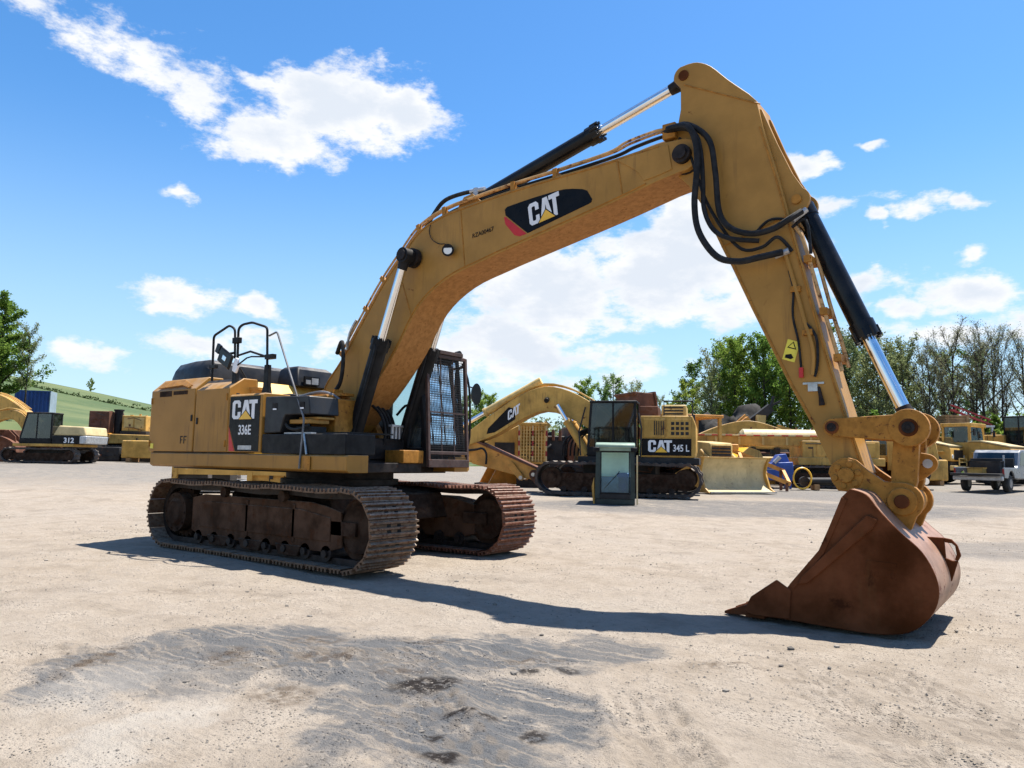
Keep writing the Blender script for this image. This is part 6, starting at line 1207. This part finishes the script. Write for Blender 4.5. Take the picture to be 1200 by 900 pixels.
q = MB(); q.prism(cm2([(-3.2, 2.2), (-1.6, 2.9), (0, 3.3), (1.6, 3.0), (3.2, 2.3)], 4)+cm2([(3.2, 2.0), (1.6, 2.45), (0, 2.6), (-1.6, 2.2), (-3.2, 1.8)], 4), -.3, .3); q.build('box_section', 'bg_yellow', SB, bevel=.03)
for x in (-2.6, 2.6): boxpart(SB, 'stand', 'bg_dark', (x-.2, x+.2, -.4, .4, 0, 2.15), .02)

# ------------------------------------------------------------------ trees
def leaf_mat(name, c0, c1, tr=.35):
    m = bpy.data.materials.new(name); m.use_nodes = True; t = m.node_tree; t.nodes.clear(); MT[name] = m
    o = N(t, 'ShaderNodeOutputMaterial'); g = N(t, 'ShaderNodeNewGeometry'); oi = N(t, 'ShaderNodeObjectInfo')
    c = mixc(t, g.outputs['Random Per Island'], c0, c1); c = mixc(t, ramp(t, noise_n(t, g.outputs['Position'], .5, 3, .6), .35, .65, 0, .5), c, tuple(q*.65 for q in c0))
    hs = N(t, 'ShaderNodeHueSaturation'); L(t, c, hs.inputs['Color']); L(t, ramp(t, oi.outputs['Random'], 0, 1, .475, .515), hs.inputs['Hue']); L(t, ramp(t, oi.outputs['Random'], 0, 1, 1.2, .8), hs.inputs['Value'])
    d = N(t, 'ShaderNodeBsdfDiffuse'); tl = N(t, 'ShaderNodeBsdfTranslucent'); mx = N(t, 'ShaderNodeMixShader'); mx.inputs[0].default_value = tr
    L(t, hs.outputs[0], d.inputs[0]); L(t, hs.outputs[0], tl.inputs[0]); L(t, d.outputs[0], mx.inputs[1]); L(t, tl.outputs[0], mx.inputs[2]); L(t, mx.outputs[0], o.inputs[0])
leaf_mat('leaf_fresh', (.13, .22, .035), (.27, .37, .08), .55); leaf_mat('leaf_deep', (.12, .195, .05), (.22, .31, .09), .55); leaf_mat('leaf_pale', (.17, .21, .085), (.29, .32, .15), .5); leaf_mat('leaf_bud', (.17, .185, .1), (.27, .285, .165), .45)
leaf_mat('leaf_dark', (.03, .055, .02), (.06, .09, .03), .3)
mat('bark', (.045, .037, .03), .95, var=.4, scale=2, spec=.1)
def add_leaf(V, F, p, s, rg):
    n = Vector((rg.gauss(0, 1), rg.gauss(0, 1), rg.gauss(0, 1)+.5)).normalized(); u = n.orthogonal().normalized(); u.rotate(Matrix.Rotation(rg.uniform(0, 6.28), 3, n)); w = n.cross(u); o = len(V)
    V += [tuple(p-u*s*.5), tuple(p+w*s*.32+n*s*.08), tuple(p+u*s*.5), tuple(p-w*s*.32+n*s*.08)]; F.append((o, o+1, o+2, o+3))
def grow(seed, H, r, base, spread, leaves, lsize, nb=13, up=.55, droop=0, twigs=6, cone=.62):
    rg = random.Random(seed); tk = MB(); V = []; F = []; tips = []
    pts = []; x = y = 0
    for i in range(9): t = i/8; pts.append(Vector((x, y, H*t))); x += rg.uniform(-.03, .03)*H/6; y += rg.uniform(-.03, .03)*H/6
    tk.tube(pts, [r*(1-.88*i/8)+.012 for i in range(9)], 6)
    def P(t): k = min(7, int(t*8)); return pts[k].lerp(pts[k+1], t*8-k)
    for b in range(nb):
        t = base+(1-base)*(b+rg.random())/nb; t = min(t, .98); a = b*2.4+rg.uniform(-.5, .5); ln = spread*H*(1-cone*((t-base)/(1-base))**1.3)*rg.uniform(.7, 1.15); p0 = P(t)
        d = Vector((math.cos(a), math.sin(a), up+rg.uniform(-.15, .35))).normalized(); bp = [p0]
        for k in range(4): d = (d+Vector((rg.gauss(0, .13), rg.gauss(0, .13), rg.gauss(.05, .1)-droop))).normalized(); bp.append(bp[-1]+d*ln/4)
        rb = r*(1-t)*.5+.018; tk.tube(bp, [rb*(1-.2*k)+.006 for k in range(5)], 4)
        for k in range(1, 5):
            for j in range(twigs if k > 1 else twigs//2):
                q0 = bp[k-1].lerp(bp[k], rg.random()); dd = (d+Vector((rg.gauss(0, .7), rg.gauss(0, .7), rg.gauss(.15, .5)))).normalized(); q1 = q0+dd*ln*rg.uniform(.14, .34)
                tk.tube([q0, q0.lerp(q1, .5)+Vector((0, 0, .03)), q1], [.012, .009, .005], 3); tips.append((q0, q1))
    tips.append((P(.9), P(1.0)))
    for i in range(leaves):
        q0, q1 = rg.choice(tips); c = q0.lerp(q1, rg.uniform(.35, 1.15)); sg = .035*H*.35
        add_leaf(V, F, c+Vector((rg.gauss(0, sg), rg.gauss(0, sg), rg.gauss(0, sg))), lsize*rg.uniform(.6, 1.35), rg)
    lm = bpy.data.meshes.new('crown'); lm.from_pydata(V, [], F)
    return tk.mesh('trunk', 'bark', 60, fix=False), lm
KIND = {}
def kinds(name, n, leafm, **kw):
    KIND[name] = []
    for i in range(n):
        t, l = grow(100+i*7+len(KIND)*31, **kw); l.materials.append(MT[leafm]); KIND[name].append((t, l))
kinds('full', 4, 'leaf_fresh', H=11.6, r=.14, base=.3, spread=.24, leaves=6200, lsize=.22, nb=20, up=.8, cone=.4)
kinds('deep', 2, 'leaf_deep', H=12, r=.15, base=.25, spread=.24, leaves=4600, lsize=.22, nb=18, up=.7, cone=.5)
kinds('light', 3, 'leaf_pale', H=10.5, r=.12, base=.32, spread=.24, leaves=3600, lsize=.17, nb=17, up=1.0, cone=.35)
kinds('bare', 4, 'leaf_bud', H=10, r=.13, base=.35, spread=.32, leaves=2600, lsize=.1, nb=15, up=1.5, twigs=10, cone=.3)
kinds('broad', 2, 'leaf_fresh', H=12, r=.25, base=.12, spread=.36, leaves=12500, lsize=.27, nb=28)
kinds('bush', 3, 'leaf_fresh', H=3, r=.05, base=.05, spread=.5, leaves=1400, lsize=.22, nb=14, up=.8)
def tree(kind, loc, h, label, group, rg, name='tree'):
    tm, lm = rg.choice(KIND[kind]); H = 3 if kind == 'bush' else 12; T = thing(name, label, 'shrub' if kind == 'bush' else 'tree', loc, rg.uniform(0, 6.28), group); s = h/H; T.scale = (s*rg.uniform(.85, 1.15), s*rg.uniform(.85, 1.15), s)
    for nm, me in (('trunk', tm), ('crown', lm)):
        o = bpy.data.objects.new(nm, me); C.objects.link(o); o.parent = T
    return T
def low(v, d=.15): return v-Vector((0, 0, d))
rg = random.Random(5)
G1 = 'trees of the wood behind the yard'
# full green end of the wood
for l, s, h, k in ((12.1, 55, 6.5, 'light'), (13.2, 57, 8.6, 'full'), (14.6, 55, 10.6, 'light'), (15.6, 58, 12.2, 'light'), (16.7, 56, 12.4, 'full'), (17.6, 59, 13.2, 'full'), (18.6, 55, 13.0, 'full'), (19.7, 58, 12.6, 'deep'), (20.8, 56, 12.4, 'full'), (22.0, 60, 12.4, 'full'), (23.2, 57, 11.0, 'full'), (24.6, 60, 12.0, 'deep'), (15.0, 62, 11.0, 'deep'), (18.2, 64, 12.5, 'deep'), (21.3, 65, 12.8, 'deep')):
    tree(k, low(site(l, s)), h*.8, 'slender fresh green tree in the leafy end of the wood' if k != 'light' else 'thin pale-leaved tree at the open edge of the wood', G1 if k != 'light' else 'thin trees at the edge of the wood', rg)
for l, s, h, k in ((25.8, 58, 11.5, 'light'), (27.0, 60, 12.3, 'light'), (28.1, 57, 11.6, 'light'), (29.0, 61, 12.2, 'light'), (30.2, 58, 11.4, 'light'), (31.2, 62, 11.6, 'light'), (33.6, 63, 11.6, 'light'), (27.6, 66, 12, 'deep'), (31.0, 67, 11.0, 'deep'), (35.0, 68, 10.5, 'deep'), (38.5, 67, 10.6, 'deep'), (42.5, 69, 11, 'deep')):
    tree(k, low(site(l, s)), h, 'pale half-leaved tree in the middle of the wood' if k == 'light' else 'deep green tree standing further back in the wood', 'half-leaved trees of the wood' if k == 'light' else 'deep green trees at the back of the wood', rg)
for l, s, h in ((31.8, 57, 10.4), (33.2, 60, 11.4), (34.4, 58, 12.4), (35.4, 61, 12.2), (36.2, 57, 11.9), (37.2, 60, 12.6), (38.0, 58, 12.0), (39.2, 61, 12.8), (39.9, 57, 11.6), (41.2, 60, 12.4), (42.4, 58, 12.0), (43.6, 60, 12.3), (45.0, 59, 11.8)):
    tree('bare', low(site(l, s)), h, 'nearly bare tree with dark branching limbs in the wood', 'nearly bare trees of the wood', rg)
for i in range(26):
    l = 12.5+i*1.32; s = 52.5+rg.uniform(-1, 6); tree('bush', low(site(l, s)), rg.uniform(2.2, 4.2), 'leafy green shrub in the undergrowth along the wood', 'shrubs along the wood', rg, 'shrub')
# far trees in the middle
for l, s, h in ((11.0, 112, 12.6), (13.4, 108, 11.0), (15.6, 114, 13.2), (17.6, 110, 12.4), (19.6, 116, 13.6), (21.6, 110, 11.0), (23.6, 112, 9.6), (25.6, 108, 8.6), (27.0, 104, 9.6), (9.0, 115, 10.4)):
    tree(rg.choice(('full', 'light', 'deep')), low(site(l, s)), h, 'distant soft green tree beyond the yellow boom and cab', 'distant trees beyond the excavators', rg)
for l, s, h in ((-6.2, 100, 8.8), (-4.6, 104, 9.8), (-3.0, 100, 9.2), (-1.4, 103, 7.4)): tree('full', low(site(l, s)), h, 'distant rounded green tree beyond the mesh-guarded cab', 'distant trees beside the guarded cab', rg)
# big trees at the left edge
tree('broad', hsite(-43.2, 63), 9.6, 'broad bright green tree at the yard edge above the container', None, rg)
tree('broad', hsite(-47, 66), 9.8, 'broad leafy tree at the far left end of the yard', None, rg)
tree('broad', hsite(-45.0, 61), 8.4, 'broad bright tree filling the gap before the taller edge trees', None, rg)
tree('light', hsite(-40.6, 62.5), 8.6, 'slender pale tree beside the broad green tree', None, rg)
for l, s, h in ((-42.5, 61, 3.6), (-44.5, 59.5, 4.2), (-46, 60, 4.0)): tree('bush', hsite(l, s), h, 'leafy shrub at the foot of the broad tree', 'shrubs below the broad tree', rg, 'shrub')
tree('bush', hsite(-134, 238), 4, 'lone dark bush on the crest of the grass hill', None, rg, 'shrub')
# undergrowth and hedges that nobody could count
def mass(name, label, pts, mt, n, size, seed):
    rg = random.Random(seed); V = []; F = []
    for i in range(n):
        (x, y, z, rx, rz) = rg.choice(pts); a = rg.uniform(0, 6.28); q = rg.random()**.5
        add_leaf(V, F, Vector((x+math.cos(a)*rx*q, y+math.sin(a)*rx*q, z+rz*rg.random()**1.3)), size*rg.uniform(.6, 1.4), rg)
    me = bpy.data.meshes.new(name); me.from_pydata(V, [], F); me.materials.append(MT[mt]); o = bpy.data.objects.new(name, me); C.objects.link(o); return tag(o, label, kind='stuff')
pp = []
for i in range(40):
    p = site(13+i*.95, 66+rg.uniform(0, 10)); pp.append((p.x, p.y, p.z, 2.0, rg.uniform(3, 6.5)))
mass('undergrowth', 'dense green undergrowth filling the back of the wood', pp, 'leaf_deep', 26000, .3, 3)
pp = []
for i in range(60):
    p = site(-16+i*.85, 122+rg.uniform(0, 12)); pp.append((p.x, p.y, p.z, 2.6, rg.uniform(5.0, 8.5)))
mass('distant_wood', 'low distant belt of soft green woodland beyond the machines', pp, 'leaf_pale', 20000, .5, 6)
pp = []
for i in range(46):
    t = i/45; p = hsite(-112+t*50, 150+t*14); pp.append((p.x, p.y, p.z-.2, .9, rg.uniform(.4, 1.3)))
mass('hedgerow', 'dark hedge line crossing the grass hill', pp, 'leaf_dark', 2200, .4, 4)

# ------------------------------------------------------------------ loose stones on the yard
def stones():
    rg = random.Random(9); V = []; F = []; ico = bmesh.new(); bmesh.ops.create_icosphere(ico, subdivisions=1, radius=1); iv = [v.co.copy() for v in ico.verts]; fi = [tuple(v.index for v in f.verts) for f in ico.faces]; ico.free()
    ov = [Vector(v) for v in ((1, 0, 0), (-1, 0, 0), (0, 1, 0), (0, -1, 0), (0, 0, 1), (0, 0, -.6))]; of = [(0, 2, 4), (2, 1, 4), (1, 3, 4), (3, 0, 4), (2, 0, 5), (1, 2, 5), (3, 1, 5), (0, 3, 5)]
    for i in range(34000):
        s = 2.0+15*rg.random()**1.7; l = rg.uniform(-.75, .75)*s
        p = C2+F2*s+R2*l; x, y = p
        cl = noise.noise(Vector((x*.55, y*.55, 4)))+.5*noise.noise(Vector((x*1.9, y*1.9, 8)))
        if cl < rg.uniform(-.25, .65): continue
        if -2.6 < x < 2.7 and -1.8 < y < 1.8: continue
        big = rg.random() < .012; r = .003+.006*rg.random()**2+(.02*rg.random()**2 if big else 0); r *= (.8+s*.07); o = len(V); z = ground_h(x, y); A, B = (iv, fi) if big else (ov, of)
        sx, sy, sz = rg.uniform(.7, 1.5), rg.uniform(.7, 1.3), rg.uniform(.45, .9); a = rg.uniform(0, 6.28); ca, sa = math.cos(a), math.sin(a)
        for v in A:
            k = rg.uniform(.7, 1.2); vx, vy = v.x*sx*r*k, v.y*sy*r*k; V.append((x+vx*ca-vy*sa, y+vx*sa+vy*ca, z+r*.2+v.z*sz*r*k))
        F += [tuple(a2+o for a2 in f) for f in B]
    me = bpy.data.meshes.new('gravel'); me.from_pydata(V, [], F); m = bpy.data.materials.new('stone'); m.use_nodes = True; t = m.node_tree; b = t.nodes['Principled BSDF']; g = N(t, 'ShaderNodeNewGeometry')
    L(t, mixc(t, g.outputs['Random Per Island'], (.085, .075, .065), (.27, .235, .195)), b.inputs['Base Color']); b.inputs['Roughness'].default_value = .95; me.materials.append(m)
    o = bpy.data.objects.new('gravel', me); C.objects.link(o); tag(o, 'loose stones and grit strewn over the yard', kind='stuff')
stones()
